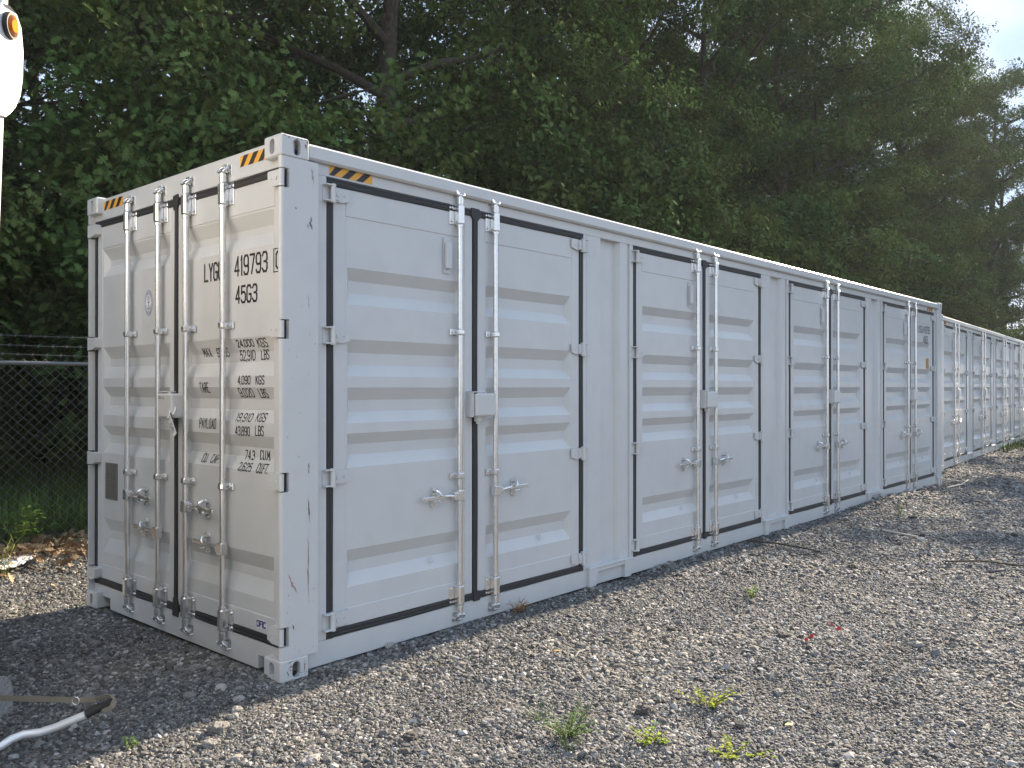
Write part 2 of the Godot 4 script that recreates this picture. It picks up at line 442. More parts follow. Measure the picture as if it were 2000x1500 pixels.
func shared_pieces():
	var mb: MB
	# side hinge: lugs on the frame, knuckle, tapered blade on the leaf; x = 0 at the leaf edge, blade to +x
	for m in [1.0, -1.0]:
		mb = MB.new(); mb.x = Transform3D(Basis.from_scale(Vector3(m, 1, 1)), Vector3.ZERO)
		mb.box(Vector3(-0.075, -0.048, -0.002), Vector3(-0.015, 0.048, 0.004), 0.002)
		mb.box(Vector3(-0.075, 0.040, 0.002), Vector3(-0.008, 0.048, 0.040), 0.002)
		mb.box(Vector3(-0.075, -0.048, 0.002), Vector3(-0.008, -0.040, 0.040), 0.002)
		mb.tube([Vector3(-0.020, -0.052, 0.026), Vector3(-0.020, 0.052, 0.026)], [0.0155], 14)
		mb.prism(PackedVector2Array([Vector2(-0.016, -0.039), Vector2(0.055, -0.039), Vector2(0.105, -0.026), Vector2(0.108, 0.034), Vector2(0.100, 0.039), Vector2(-0.016, 0.039)]), 0.0, 0.012)
		mb.prism(PackedVector2Array([Vector2(-0.016, -0.036), Vector2(0.03, -0.030), Vector2(0.03, 0.034), Vector2(-0.016, 0.036)]), 0.012, 0.022)
		mb.tube([Vector3(0.016, -0.001, 0.02), Vector3(0.016, -0.001, 0.026)], [0.012], 10)
		mb.tube([Vector3(0.066, -0.001, 0.01), Vector3(0.066, -0.001, 0.016)], [0.007], 3)
		S["hinge" + ("L" if m > 0 else "R")] = mb.mesh()
		# end hinge: knuckle let into the corner post; x = 0 at the post's outer face, leaf to +x
		mb = MB.new(); mb.x = Transform3D(Basis.from_scale(Vector3(m, 1, 1)), Vector3.ZERO)
		mb.tube([Vector3(0.016, -0.045, -0.014), Vector3(0.016, 0.045, -0.014)], [0.0145], 14)
		mb.prism(PackedVector2Array([Vector2(0.018, -0.042), Vector2(0.085, -0.042), Vector2(0.128, -0.026), Vector2(0.130, 0.036), Vector2(0.122, 0.042), Vector2(0.018, 0.042)]), -0.012, -0.002)
		mb.prism(PackedVector2Array([Vector2(0.040, -0.042), Vector2(0.085, -0.042), Vector2(0.128, -0.026), Vector2(0.130, 0.036), Vector2(0.122, 0.042), Vector2(0.040, 0.042)]), -0.05, -0.012)
		mb.tube([Vector3(0.05, 0, -0.004), Vector3(0.05, 0, 0.002)], [0.010], 10)
		mb.tube([Vector3(0.092, 0, -0.004), Vector3(0.092, 0, 0.001)], [0.007], 3)
		S["end_hinge" + ("L" if m > 0 else "R")] = mb.mesh()
	# locking bar, rod axis at x = 0, z = 0
	mb = MB.new()
	mb.tube([Vector3(0, 0.13, 0), Vector3(0, 2.76, 0)], [0.0175], 16)
	for s in [[2.60, 2.585], [0.29, 0.305]]:
		mb.tube([Vector3(0, s[0], 0), Vector3(0, s[1], 0)], [0.0225], 14)
	S.bar = mb.mesh()
	# bearing bracket (long), clasps the rod; flange towards +x
	for m in [1.0, -1.0]:
		mb = MB.new(); mb.x = Transform3D(Basis.from_scale(Vector3(m, 1, 1)), Vector3.ZERO)
		mb.box(Vector3(-0.026, -0.066, -0.031), Vector3(0.026, 0.066, 0.024), 0.011)
		mb.box(Vector3(0.004, -0.064, -0.033), Vector3(0.068, 0.064, -0.026), 0.002)
		for y in [-0.042, 0.042]:
			mb.tube([Vector3(0.05, y, -0.027), Vector3(0.05, y, -0.016)], [0.010, 0.007], 8)
		S["bracket" + ("R" if m > 0 else "L")] = mb.mesh()
		mb = MB.new(); mb.x = Transform3D(Basis.from_scale(Vector3(m, 1, 1)), Vector3.ZERO)
		mb.box(Vector3(-0.0245, -0.022, -0.031), Vector3(0.0245, 0.022, 0.023), 0.010)
		mb.box(Vector3(0.006, -0.02, -0.033), Vector3(0.066, 0.02, -0.025), 0.002)
		mb.tube([Vector3(0.043, 0, -0.028), Vector3(0.043, 0, -0.017)], [0.010, 0.007], 8)
		S["guide" + ("R" if m > 0 else "L")] = mb.mesh()
	# cam and keeper at a rod's top end, y = 0 at the rod's end
	for m in [1.0, -1.0]:
		mb = MB.new(); mb.x = Transform3D(Basis.from_scale(Vector3(1, m, 1)), Vector3.ZERO)
		mb.tube([Vector3(0, -0.05, 0), Vector3(0, -0.012, 0), Vector3(0, 0.0, 0)], [0.0205, 0.0205, 0.013], 14)
		mb.box(Vector3(-0.030, 0.000, -0.016), Vector3(0.026, 0.012, 0.016), 0.003)
		mb.tube([Vector3(-0.030, 0.006, 0.012), Vector3(-0.036, 0.022, 0.004), Vector3(-0.026, 0.036, -0.008), Vector3(-0.008, 0.038, -0.018)], [0.009, 0.008, 0.007, 0.006], 8)
		mb.tube([Vector3(0.022, 0.006, 0.010), Vector3(0.034, 0.018, 0.002), Vector3(0.034, 0.034, -0.012)], [0.009, 0.008, 0.007], 8)
		mb.box(Vector3(-0.046, -0.012, -0.034), Vector3(0.046, 0.052, -0.028), 0.003)
		mb.box(Vector3(-0.042, 0.020, -0.030), Vector3(-0.030, 0.034, -0.004), 0.003)
		mb.box(Vector3(-0.020, 0.040, -0.030), Vector3(0.036, 0.050, -0.006), 0.003)
		mb.tube([Vector3(0.0, 0.026, -0.03), Vector3(0.0, 0.026, 0.0)], [0.008], 8)
		S["keeper" + ("T" if m > 0 else "B")] = mb.mesh()
	# handle on a rod (hub at x = 0), reaching to +x, and its catch
	for m in [1.0, -1.0]:
		mb = MB.new(); mb.x = Transform3D(Basis.from_scale(Vector3(m, 1, 1)), Vector3.ZERO)
		mb.box(Vector3(-0.022, -0.034, -0.022), Vector3(0.030, 0.034, 0.024), 0.004)
		mb.box(Vector3(0.018, -0.026, -0.010), Vector3(0.062, 0.026, -0.002), 0.003)
		mb.box(Vector3(0.018, -0.022, 0.008), Vector3(0.062, 0.022, 0.015), 0.003)
		mb.tube([Vector3(0.046, 0, -0.012), Vector3(0.046, 0, 0.018)], [0.009], 10)
		mb.tube([Vector3(0.05, 0, 0.003), Vector3(0.10, 0.008, 0.006), Vector3(0.15, 0.012, 0.008)], [0.011, 0.0125, 0.012], 8)
		mb.box(Vector3(0.13, -0.004, 0.000), Vector3(0.33, 0.022, 0.010), 0.004)
		S["handle" + ("R" if m > 0 else "L")] = mb.mesh()
		mb = MB.new(); mb.x = Transform3D(Basis.from_scale(Vector3(m, 1, 1)), Vector3.ZERO)
		var ov := PackedVector2Array()
		for i in 20:
			var a := TAU * i / 20
			ov.append(Vector2(0.21 + 0.021 * cos(a), 0.004 + 0.021 * sin(a) + 0.042 * signf(sin(a))))
		mb.prism(ov, -0.034, -0.028)
		mb.tube([Vector3(0.205, 0.048, -0.03), Vector3(0.205, 0.050, -0.002), Vector3(0.200, 0.040, 0.018), Vector3(0.194, 0.022, 0.024), Vector3(0.178, 0.014, 0.023)], [0.014, 0.013, 0.011, 0.010, 0.007], 8)
		mb.box(Vector3(0.185, -0.024, -0.03), Vector3(0.237, -0.008, 0.018), 0.004)
		mb.tube([Vector3(0.21, -0.044, -0.03), Vector3(0.21, -0.044, -0.018)], [0.010, 0.008], 8)
		mb.tube([Vector3(0.217, 0.062, -0.03), Vector3(0.217, 0.062, -0.014)], [0.009, 0.007], 8)
		S["catch" + ("R" if m > 0 else "L")] = mb.mesh()
	# vent cover
	mb = MB.new()
	mb.box(Vector3(-0.030, -0.115, 0), Vector3(0.030, 0.115, 0.004), 0.0015)
	mb.box(Vector3(-0.024, -0.085, 0.004), Vector3(0.024, 0.085, 0.030), 0.006)
	for s in [-0.016, 0.016]:
		mb.tube([Vector3(s, 0.10, 0.003), Vector3(s, 0.10, 0.007)], [0.005], 8)
	mb.tube([Vector3(0, -0.10, 0.003), Vector3(0, -0.10, 0.007)], [0.006], 8)
	S.vent = mb.mesh()
	# lashing ring
	mb = MB.new()
	var rp := []
	for i in 9:
		var a := PI + PI * i / 8.0
		rp.append(Vector3(0.014 * cos(a), 0.014 * sin(a), 0.012 + 0.006 * absf(sin(a))))
	rp.push_front(Vector3(-0.014, 0.018, 0)); rp.append(Vector3(0.014, 0.018, 0))
	mb.tube(rp, [0.0035], 6)
	S.ring = mb.mesh()
	# lock box over the middle seal
	mb = MB.new()
	mb.box(Vector3(-0.105, -0.082, -0.004), Vector3(-0.096, 0.085, 0.062), 0.002)
	mb.box(Vector3(-0.105, 0.078, -0.004), Vector3(0.0, 0.085, 0.062), 0.002)
	mb.box(Vector3(-0.088, -0.078, 0.0), Vector3(0.095, 0.072, 0.082), 0.010)
	mb.tube([Vector3(0.015, 0.07, 0.05), Vector3(0.015, 0.084, 0.05)], [0.012, 0.009], 8)
	mb.box(Vector3(-0.05, -0.112, 0.015), Vector3(-0.012, -0.078, 0.055), 0.004)
	mb.tube([Vector3(-0.030, -0.112, 0.034), Vector3(-0.030, -0.128, 0.034)], [0.012], 8)
	S.lock_box = mb.mesh()
	# corner casting with slots in its end (-x) and side (+z) faces; outer corner at the origin, body towards +x, +y, -z
	var lx := 0.178; var ly := 0.118; var lz := 0.162; var b := 0.008
	for sx in [1.0, -1.0]:
		for sz in [1.0, -1.0]:
			mb = MB.new()
			mb.x = Transform3D(Basis.from_scale(Vector3(sx, 1, sz)), Vector3.ZERO)
			var base := mb.x
			mb.holed_face(Rect2(b, b, lx - 2 * b, ly - 2 * b), Vector2(0.098, 0.058), 0.0255, 0.0425, 0.0, 0.03)
			mb.x = base * Transform3D(Basis(Vector3(0, 0, 1), Vector3(0, 1, 0), Vector3(-1, 0, 0)), Vector3(0, 0, -lz))
			mb.holed_face(Rect2(b, b, lz - 2 * b, ly - 2 * b), Vector2(0.078, 0.058), 0.0235, 0.0415, 0.0, 0.03)
			mb.x = base
			# top, bottom, inner faces and chamfers
			mb.oq(Vector3(b, ly, -b), Vector3(lx - b, ly, -b), Vector3(lx - b, ly, b - lz), Vector3(b, ly, b - lz), Vector3.UP)
			mb.oq(Vector3(b, 0, -b), Vector3(lx - b, 0, -b), Vector3(lx - b, 0, b - lz), Vector3(b, 0, b - lz), Vector3.DOWN)
			mb.oq(Vector3(lx, b, -b), Vector3(lx, ly - b, -b), Vector3(lx, ly - b, b - lz), Vector3(lx, b, b - lz), Vector3.RIGHT)
			mb.oq(Vector3(b, b, -lz), Vector3(lx - b, b, -lz), Vector3(lx - b, ly - b, -lz), Vector3(b, ly - b, -lz), Vector3.FORWARD)
			for yy in [[b, 0.0, -1], [ly - b, ly, 1]]:
				var y: float = yy[0]; var Y: float = yy[1]; var s: float = yy[2]
				mb.oq(Vector3(b, y, 0), Vector3(lx - b, y, 0), Vector3(lx - b, Y, -b), Vector3(b, Y, -b), Vector3(0, s, 1))
				mb.oq(Vector3(0, y, -b), Vector3(0, y, b - lz), Vector3(b, Y, b - lz), Vector3(b, Y, -b), Vector3(-1, s, 0))
				mb.oq(Vector3(lx, y, -b), Vector3(lx, y, b - lz), Vector3(lx - b, Y, b - lz), Vector3(lx - b, Y, -b), Vector3(1, s, 0))
				mb.oq(Vector3(b, y, -lz), Vector3(lx - b, y, -lz), Vector3(lx - b, Y, b - lz), Vector3(b, Y, b - lz), Vector3(0, s, -1))
				mb.ot(Vector3(b, y, 0), Vector3(0, y, -b), Vector3(b, Y, -b), Vector3(-1, s, 1))
				mb.ot(Vector3(lx - b, y, 0), Vector3(lx, y, -b), Vector3(lx - b, Y, -b), Vector3(1, s, 1))
				mb.ot(Vector3(b, y, -lz), Vector3(0, y, b - lz), Vector3(b, Y, b - lz), Vector3(-1, s, -1))
			mb.oq(Vector3(b, b, 0), Vector3(b, ly - b, 0), Vector3(0, ly - b, -b), Vector3(0, b, -b), Vector3(-1, 0, 1))
			mb.oq(Vector3(lx - b, b, 0), Vector3(lx - b, ly - b, 0), Vector3(lx, ly - b, -b), Vector3(lx, b, -b), Vector3(1, 0, 1))
			mb.oq(Vector3(b, b, -lz), Vector3(b, ly - b, -lz), Vector3(0, ly - b, b - lz), Vector3(0, b, b - lz), Vector3(-1, 0, -1))
			S["casting%d%d" % [sx, sz]] = mb.mesh()

func hazard(w: float, h: float, n: int, lean: float) -> ArrayMesh:
	var mb := MB.new()
	mb.col = Color(0.72, 0.36, 0.045)
	mb.flat(PackedVector2Array([Vector2(0, 0), Vector2(w, 0), Vector2(w, h), Vector2(0, h)]), 0.0008)
	mb.col = Color(0.015, 0.015, 0.017)
	var st := w / n
	for i in n:
		var x0 := st * i + st * 0.12
		var pts := PackedVector2Array([Vector2(clampf(x0 - lean * 0.5, 0, w), 0), Vector2(clampf(x0 + st * 0.5 - lean * 0.5, 0, w), 0), Vector2(clampf(x0 + st * 0.5 + lean * 0.5, 0, w), h), Vector2(clampf(x0 + lean * 0.5, 0, w), h)])
		mb.flat(pts, 0.0014)
	return mb.mesh()

func streak(mb: MB, pts: Array, wmax: float, col: Color, z: float, r: RandomNumberGenerator):
	# an uneven scrape or rust run along a line on a face looking along +z
	mb.col = col
	var prev := []
	for i in pts.size() - 1:
		var n := 7
		for j in n + (1 if i == pts.size() - 2 else 0):
			var f := float(j) / n
			var q: Vector2 = pts[i].lerp(pts[i + 1], f) + Vector2(r.randf_range(-1, 1), r.randf_range(-1, 1)) * wmax * 0.35
			var g := (i + f) / (pts.size() - 1)
			var w := wmax * r.randf_range(0.25, 1.0) * sin(PI * clampf(g, 0.04, 0.96))
			var cur := [q + Vector2(-w, 0), q + Vector2(w, 0)]
			if prev.size():
				mb.oq(Vector3(prev[0].x, prev[0].y, z), Vector3(prev[1].x, prev[1].y, z), Vector3(cur[1].x, cur[1].y, z), Vector3(cur[0].x, cur[0].y, z), Vector3.BACK)
			prev = cur

func scratch(parent: Node, pts: Array, wmax: float, col: Color, z: float, r: RandomNumberGenerator):
	var mb := MB.new()
	var yo: float = (parent as Node3D).position.y
	streak(mb, pts.map(func(q): return q - Vector2(0, yo)), wmax, col, z, r)
	part("scratch", mb.mesh(), M.rust, parent)

func post_mesh(notches: bool, mx: float, mz: float) -> ArrayMesh:
	# outer corner at the origin, body towards +x and -z
	var mb := MB.new()
	mb.x = Transform3D(Basis.from_scale(Vector3(mx, 1, mz)), Vector3.ZERO)
	var full := PackedVector2Array([Vector2(0.003, -0.018), Vector2(0.006, -0.010), Vector2(0.012, -0.005), Vector2(0.02, -0.003), Vector2(0.238, -0.003), Vector2(0.242, -0.007), Vector2(0.242, -0.055), Vector2(0.055, -0.055), Vector2(0.055, -0.030), Vector2(0.003, -0.030)])
	var cut := PackedVector2Array([Vector2(0.054, -0.003), Vector2(0.238, -0.003), Vector2(0.242, -0.007), Vector2(0.242, -0.055), Vector2(0.054, -0.055)])
	var ys := [0.118]
	if notches:
		for y in [0.24, 1.055, 1.865, 2.665]: ys.append_array([y - 0.052, y + 0.052])
	ys.append(HGT - 0.118)
	for i in ys.size() - 1:
		mb.prism(cut if i % 2 == 1 else full, ys[i], ys[i + 1], 1)
	return mb.mesh()

func put_bar(leaf: Node3D, x: float, z: float, flange: String):
	part("locking_bar", S.bar, M.zinc, leaf, at(x, 0, z))
	for y in [2.665, 0.225]: part("bar_bracket", S["bracket" + flange], M.zinc, leaf, at(x, y, z))
	for y in [1.912, 0.99]: part("bar_guide", S["guide" + flange], M.zinc, leaf, at(x, y, z))
	part("cam_keeper", S.keeperT, M.zinc, leaf, at(x, 2.785, z))
	part("cam_keeper", S.keeperB, M.zinc, leaf, at(x, 0.105, z))

func put_handle(leaf: Node3D, x: float, y: float, z: float, way: String, tilt := 0.0):
	part("handle", S["handle" + way], M.zinc, leaf, Transform3D(Basis(Vector3.BACK, tilt), Vector3(x, y, z)))
	part("handle_catch", S["catch" + way], M.zinc, leaf, at(x, y, z))

func make_container(root: Node3D, numbered_sides: bool):
	var E := Transform3D(Basis(Vector3(0, 0, 1), Vector3(0, 1, 0), Vector3(-1, 0, 0)), Vector3(0, 0, -WID))
	var mb: MB
	var fz := -0.040     # frame plane of the door side
	# corner castings and posts
	for sx in [1, -1]:
		for sz in [1, -1]:
			for yy in [0.0, HGT - 0.118]:
				part("corner_casting", S["casting%d%d" % [sx, sz]], M.paint, root, at(0.0 if sx == 1 else LEN, yy, 0.0 if sz == 1 else -WID))
			part("corner_post", S["post%d%d" % [sx, sz]], M.paint, root, at(0.0 if sx == 1 else LEN, 0, 0.0 if sz == 1 else -WID))
	# side frame: bottom rail, header, top tube
	mb = MB.new()
	mb.box(Vector3(0.178, 0.022, fz - 0.05), Vector3(LEN - 0.178, 0.158, fz), 0.004)
	part("bottom_rail", mb.mesh(), M.paint, root)
	mb = MB.new()
	mb.box(Vector3(0.242, 2.728, fz - 0.05), Vector3(LEN - 0.242, 2.792, fz), 0.003)
	part("door_header", mb.mesh(), M.paint, root)
	mb = MB.new()
	mb.box(Vector3(0.178, 2.792, -0.075), Vector3(LEN - 0.178, 2.878, -0.008), 0.012)
	part("top_rail", mb.mesh(), M.paint, root)
	# roof, floor, back and far end
	mb = MB.new()
	var k := 0
	var x := 0.05
	while x < LEN - 0.1:
		var y0 := 2.862 if k % 2 == 0 else 2.845
		mb.box(Vector3(x, y0 - 0.02, -WID + 0.05), Vector3(minf(x + 0.2, LEN - 0.05), y0, -0.06), 0.0)
		x += 0.2; k += 1
	part("roof", mb.mesh(), M.paint, root)
	mb = MB.new(); mb.box(Vector3(0.06, 0.10, -WID + 0.05), Vector3(LEN - 0.06, 0.15, -0.095))
	part("floor", mb.mesh(), M.inside, root)
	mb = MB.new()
	mb.box(Vector3(0.20, 0.035, -WID + 0.16), Vector3(LEN - 0.2, 0.098, -0.16))  # solid black block: shade under the floor put into its colour
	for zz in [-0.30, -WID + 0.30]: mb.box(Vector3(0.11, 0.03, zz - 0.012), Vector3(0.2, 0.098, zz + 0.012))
	part("underframe_shade", mb.mesh(), M.matt_black, root)
	mb = MB.new()
	k = 0; x = 0.16
	while x < LEN - 0.2:
		var z0 := -WID + (0.012 if k % 2 == 0 else 0.045)
		mb.box(Vector3(x, 0.13, z0), Vector3(minf(x + 0.12, LEN - 0.16), 2.84, z0 + 0.02))
		x += 0.12; k += 1
	mb.box(Vector3(0.178, 0.02, -WID + 0.01), Vector3(LEN - 0.178, 0.16, -WID + 0.07), 0.004)
	mb.box(Vector3(0.178, 2.80, -WID + 0.01), Vector3(LEN - 0.178, 2.878, -WID + 0.07), 0.004)
	part("back_wall", mb.mesh(), M.paint, root)
	mb = MB.new()
	mb.box(Vector3(LEN - 0.06, 0.03, -WID + 0.1), Vector3(LEN - 0.02, 2.86, -0.1), 0.004)
	part("end_wall", mb.mesh(), M.paint, root)
	# wall panels between the door pairs, brackets below them
	var starts := [0.32, 3.381, 6.442, 9.503]
	var pw := 2.37
	for i in 3:
		var a: float = starts[i] + pw; var b: float = starts[i + 1]
		mb = MB.new()
		mb.box(Vector3(a, 0.158, fz - 0.05), Vector3(a + 0.045, 2.728, fz), 0.003)
		mb.box(Vector3(b - 0.05, 0.158, fz - 0.05), Vector3(b, 2.728, fz), 0.003)
		var pr := [[a + 0.045, -0.052], [a + 0.06, -0.044], [a + 0.235, -0.044], [a + 0.262, -0.088], [a + 0.48, -0.088], [a + 0.507, -0.044], [a + 0.60, -0.044], [a + 0.61, -0.056], [b - 0.05, -0.056]]
		for j in pr.size() - 1:
			mb.oq(Vector3(pr[j][0], 0.17, pr[j][1]), Vector3(pr[j + 1][0], 0.17, pr[j + 1][1]), Vector3(pr[j + 1][0], 2.728, pr[j + 1][1]), Vector3(pr[j][0], 2.728, pr[j][1]), Vector3.BACK)
		part("wall_panel", mb.mesh(), M.paint, root)
		mb = MB.new()
		mb.box(Vector3(a + 0.042, 0.158, fz - 0.06), Vector3(b - 0.045, 0.172, -0.006), 0.003)
		mb.box(Vector3(a + 0.16, 0.128, fz - 0.004), Vector3(b - 0.165, 0.158, -0.012), 0.003)
		for s in [a + 0.045, b - 0.165]:
			mb.prism(PackedVector2Array([Vector2(s + 0.0, 0.158), Vector2(s + 0.12, 0.158), Vector2(s + 0.085, 0.024), Vector2(s + 0.0, 0.024)]), fz, -0.010)
		part("rail_bracket", mb.mesh(), M.paint, root)
	mb = MB.new()
	mb.box(Vector3(0.242, 0.158, fz - 0.05), Vector3(starts[0], 2.728, fz), 0.003)
	part("door_jamb", mb.mesh(), M.paint, root)
	mb = MB.new()
	mb.box(Vector3(starts[3] + pw, 0.158, fz - 0.05), Vector3(LEN - 0.242, 2.728, fz), 0.003)
	part("door_jamb", mb.mesh(), M.paint, root)
	# side doors
	var y0d := 0.205; var y1d := 2.685
	var lw := pw * 0.5 - 0.045 - 0.022
	for i in 4:
		var a: float = starts[i]; var c := a + pw * 0.5
		var lf := part("side_door", S.side_leaf_l, M.paint, root, at(a + 0.045, 0, fz - 0.004))
		var rf := part("side_door", S.side_leaf_r, M.paint, root, at(c + 0.022, 0, fz - 0.004))
		part("door_seal", S.side_seal_l, M.rubber, lf)
		part("door_seal", S.side_seal_r, M.rubber, rf)
		for y in [2.635, 1.845, 1.055, 0.258]:
			part("hinge", S.hingeL, M.paint, lf, at(0.0, y, 0.004))
			part("hinge", S.hingeR, M.paint, rf, at(lw, y, 0.004))
		put_bar(lf, lw + 0.022 - 0.168, 0.033, "L")
		put_bar(rf, 0.168 - 0.022, 0.033, "L")
		put_handle(lf, lw + 0.022 - 0.168, 0.862, 0.033, "L", 0.02)
		put_handle(rf, 0.168 - 0.022, 0.862, 0.033, "R", 0.0)
		part("vent", S.vent, M.paint, lf, at(lw - 0.235, 2.395, 0.0))
		part("lashing_ring", S.ring, M.paint, lf, Transform3D(Basis.IDENTITY, Vector3(lw - 0.36, 0.475, -0.022)))
		part("lashing_ring", S.ring, M.paint, rf, Transform3D(Basis.IDENTITY, Vector3(0.66, 0.475, -0.022)))
		part("lock_box", S.lock_box, M.paint, rf, at(0.0, 1.445, 0.004))
		if i == 3 and numbered_sides:
			var zf := func(y): return -0.004
			var X0: float = -(c + 0.022)
			for t in [["LYGU", 11.09, 2.385, 0.23], ["419793", 11.37, 2.385, 0.34], ["0", 11.755, 2.385, 0.045], ["45G3", 11.37, 2.235, 0.22]]:
				mb = MB.new(); mb.col = Color(0.012, 0.012, 0.014)
				write(mb, t[0], X0 + t[1], t[2], 0.10, t[3], 0.012, zf)
				part("lettering", mb.mesh(), M.print, rf)
			mb = MB.new(); mb.col = Color(0.62, 0.27, 0.03)
			mb.box(Vector3(X0 + 11.50, 1.835, -0.004), Vector3(X0 + 11.64, 2.0, -0.002))
			mb.col = Color(0.03, 0.02, 0.01)
			for q in 6: mb.box(Vector3(X0 + 11.515, 1.985 - q * 0.026, -0.002), Vector3(X0 + 11.625, 1.993 - q * 0.026, -0.0012))
			part("warning_label", mb.mesh(), M.print, rf)
	part("hazard_stripe", S.hazard_side, M.print, root, at(0.335, 2.74, fz))
	part("hazard_stripe", S.hazard_side, M.print, root, at(LEN - 0.66, 2.74, fz))
	# end frame
	var ez := -0.046
	mb = MB.new(); mb.x = E
	mb.box(Vector3(0.03, 2.735, ez - 0.06), Vector3(WID - 0.03, 2.884, ez), 0.004)
	part("end_header", mb.mesh(), M.paint, root)
	mb = MB.new(); mb.x = E
	mb.prism(PackedVector2Array([Vector2(0.03, 0.118), Vector2(0.165, 0.118), Vector2(0.165, 0.088), Vector2(0.285, 0.088), Vector2(0.285, 0.012), Vector2(WID - 0.285, 0.012), Vector2(WID - 0.285, 0.088), Vector2(WID - 0.165, 0.088), Vector2(WID - 0.165, 0.118), Vector2(WID - 0.03, 0.118), Vector2(WID - 0.03, 0.162), Vector2(0.03, 0.162)]), ez - 0.06, ez)
	part("end_sill", mb.mesh(), M.paint, root)
	part("hazard_stripe", S.hazard_end, M.print, root, E * at(0.175, 2.800, ez))
	part("hazard_stripe", S.hazard_end, M.print, root, E * at(WID - 0.175 - 0.30, 2.800, ez))
	# end doors
	var ew := WID * 0.5 - 0.065 - 0.02
	var el := part("end_door", S.end_leaf_l, M.paint, root, E * at(0.065, 0, ez - 0.004))
	var er := part("end_door", S.end_leaf_r, M.paint, root, E * at(WID * 0.5 + 0.02, 0, ez - 0.004))
	part("door_seal", S.end_seal_l, M.rubber, el)
	part("door_seal", S.end_seal_r, M.rubber, er)
	for y in [2.665, 1.865, 1.055, 0.24]:
		part("hinge", S.end_hingeL, M.paint, el, at(-0.065, y, 0.05))
		part("hinge", S.end_hingeR, M.paint, er, at(ew + 0.065, y, 0.05))
	var c := WID * 0.5
	var rz := 0.033
	for r in [-0.608, -0.178]: put_bar(el, c + r - 0.065, rz, "R")
	for r in [0.178, 0.608]: put_bar(er, r - 0.02, rz, "R")
	put_handle(el, c - 0.608 - 0.065, 0.840, rz, "R", -0.03)
	put_handle(el, c - 0.178 - 0.065, 0.636, rz, "L", 0.0)
	put_handle(er, 0.178 - 0.02, 0.835, rz, "R", -0.03)
	put_handle(er, 0.608 - 0.02, 0.632, rz, "L", 0.0)
	var lb := part("lock_box", S.lock_box, M.paint, er, at(-0.012, 1.447, 0.004))
	if numbered_sides:
		end_prints(el, er, lb)
		# wear on the corner by the viewer
		var r := RandomNumberGenerator.new(); r.seed = 77
		var pp := root.get_node("corner_post")
		mb = MB.new()
		scratch(pp, [Vector2(0.172, 0.96), Vector2(0.176, 0.90), Vector2(0.182, 0.83)], 0.006, Color(0.16, 0.12, 0.09), -0.0022, r)
		scratch(pp, [Vector2(0.172, 0.76), Vector2(0.175, 0.66), Vector2(0.172, 0.52), Vector2(0.178, 0.40)], 0.006, Color(0.34, 0.24, 0.19), -0.0022, r)
		scratch(pp, [Vector2(0.045, 0.58), Vector2(0.075, 0.51), Vector2(0.105, 0.46)], 0.009, Color(0.36, 0.22, 0.17), -0.0022, r)
		scratch(pp, [Vector2(0.075, 0.30), Vector2(0.085, 0.27)], 0.006, Color(0.07, 0.05, 0.05), -0.0022, r)
		scratch(pp, [Vector2(0.176, 1.15), Vector2(0.178, 1.09)], 0.005, Color(0.05, 0.05, 0.06), -0.0022, r)
		scratch(pp, [Vector2(0.195, 2.48), Vector2(0.185, 2.445), Vector2(0.20, 2.41)], 0.010, Color(0.12, 0.13, 0.18), -0.0022, r)
		scratch(pp, [Vector2(0.165, 2.44), Vector2(0.172, 2.415)], 0.004, Color(0.10, 0.11, 0.15), -0.0022, r)
		scratch(pp, [Vector2(0.19, 2.75), Vector2(0.20, 2.70), Vector2(0.205, 2.66)], 0.007, Color(0.3, 0.29, 0.26), -0.0022, r)
		scratch(pp, [Vector2(0.09, 2.52), Vector2(0.096, 2.505)], 0.005, Color(0.06, 0.06, 0.07), -0.0022, r)
		scratch(pp, [Vector2(0.175, 2.06), Vector2(0.176, 1.98)], 0.003, Color(0.25, 0.26, 0.3), -0.0022, r)
		for q in 26:
			var s := Vector2(r.randf_range(0.03, 0.22), r.randf_range(0.15, 2.7) if q > 8 else r.randf_range(0.15, 0.5))
			scratch(pp, [s, s + Vector2(r.randf_range(-0.008, 0.008), -r.randf_range(0.004, 0.02))], r.randf_range(0.001, 0.003), Color(0.2, 0.17, 0.14), -0.0022, r)
		# chipped castings: rust on edges of the side faces
		var cs := []
		for ch in root.get_children():
			if ch is MeshInstance3D and ch.mesh == S["casting11"]: cs.append(ch)
		cs.sort_custom(func(a, b): return a.position.y > b.position.y)
		for yb in [HGT - 0.118, 0.0]:
			var top: bool = yb > 1.0
			for q in 13:
				var s := Vector2(r.randf_range(0.02, 0.165), yb + (0.108 if top else r.randf_range(0.012, 0.108)))
				scratch(cs[0 if top else 1], [s, s + Vector2(r.randf_range(-0.02, 0.02), r.randf_range(-0.014, 0.002))], r.randf_range(0.002, 0.008), [Color(0.2, 0.08, 0.045), Color(0.1, 0.06, 0.045), Color(0.06, 0.055, 0.05)][q % 3], 0.0007, r)
		scratch(cs[0], [Vector2(0.150, HGT - 0.03), Vector2(0.158, HGT - 0.055)], 0.009, Color(0.15, 0.07, 0.05), 0.0008, r)
		scratch(cs[0], [Vector2(0.164, HGT - 0.012), Vector2(0.166, HGT - 0.030)], 0.008, Color(0.18, 0.07, 0.05), 0.0008, r)
		scratch(cs[1], [Vector2(0.012, 0.095), Vector2(0.06, 0.105), Vector2(0.12, 0.109)], 0.006, Color(0.16, 0.14, 0.12), 0.0008, r)
		scratch(cs[1], [Vector2(0.035, 0.065), Vector2(0.055, 0.03)], 0.005, Color(0.05, 0.05, 0.05), 0.0008, r)
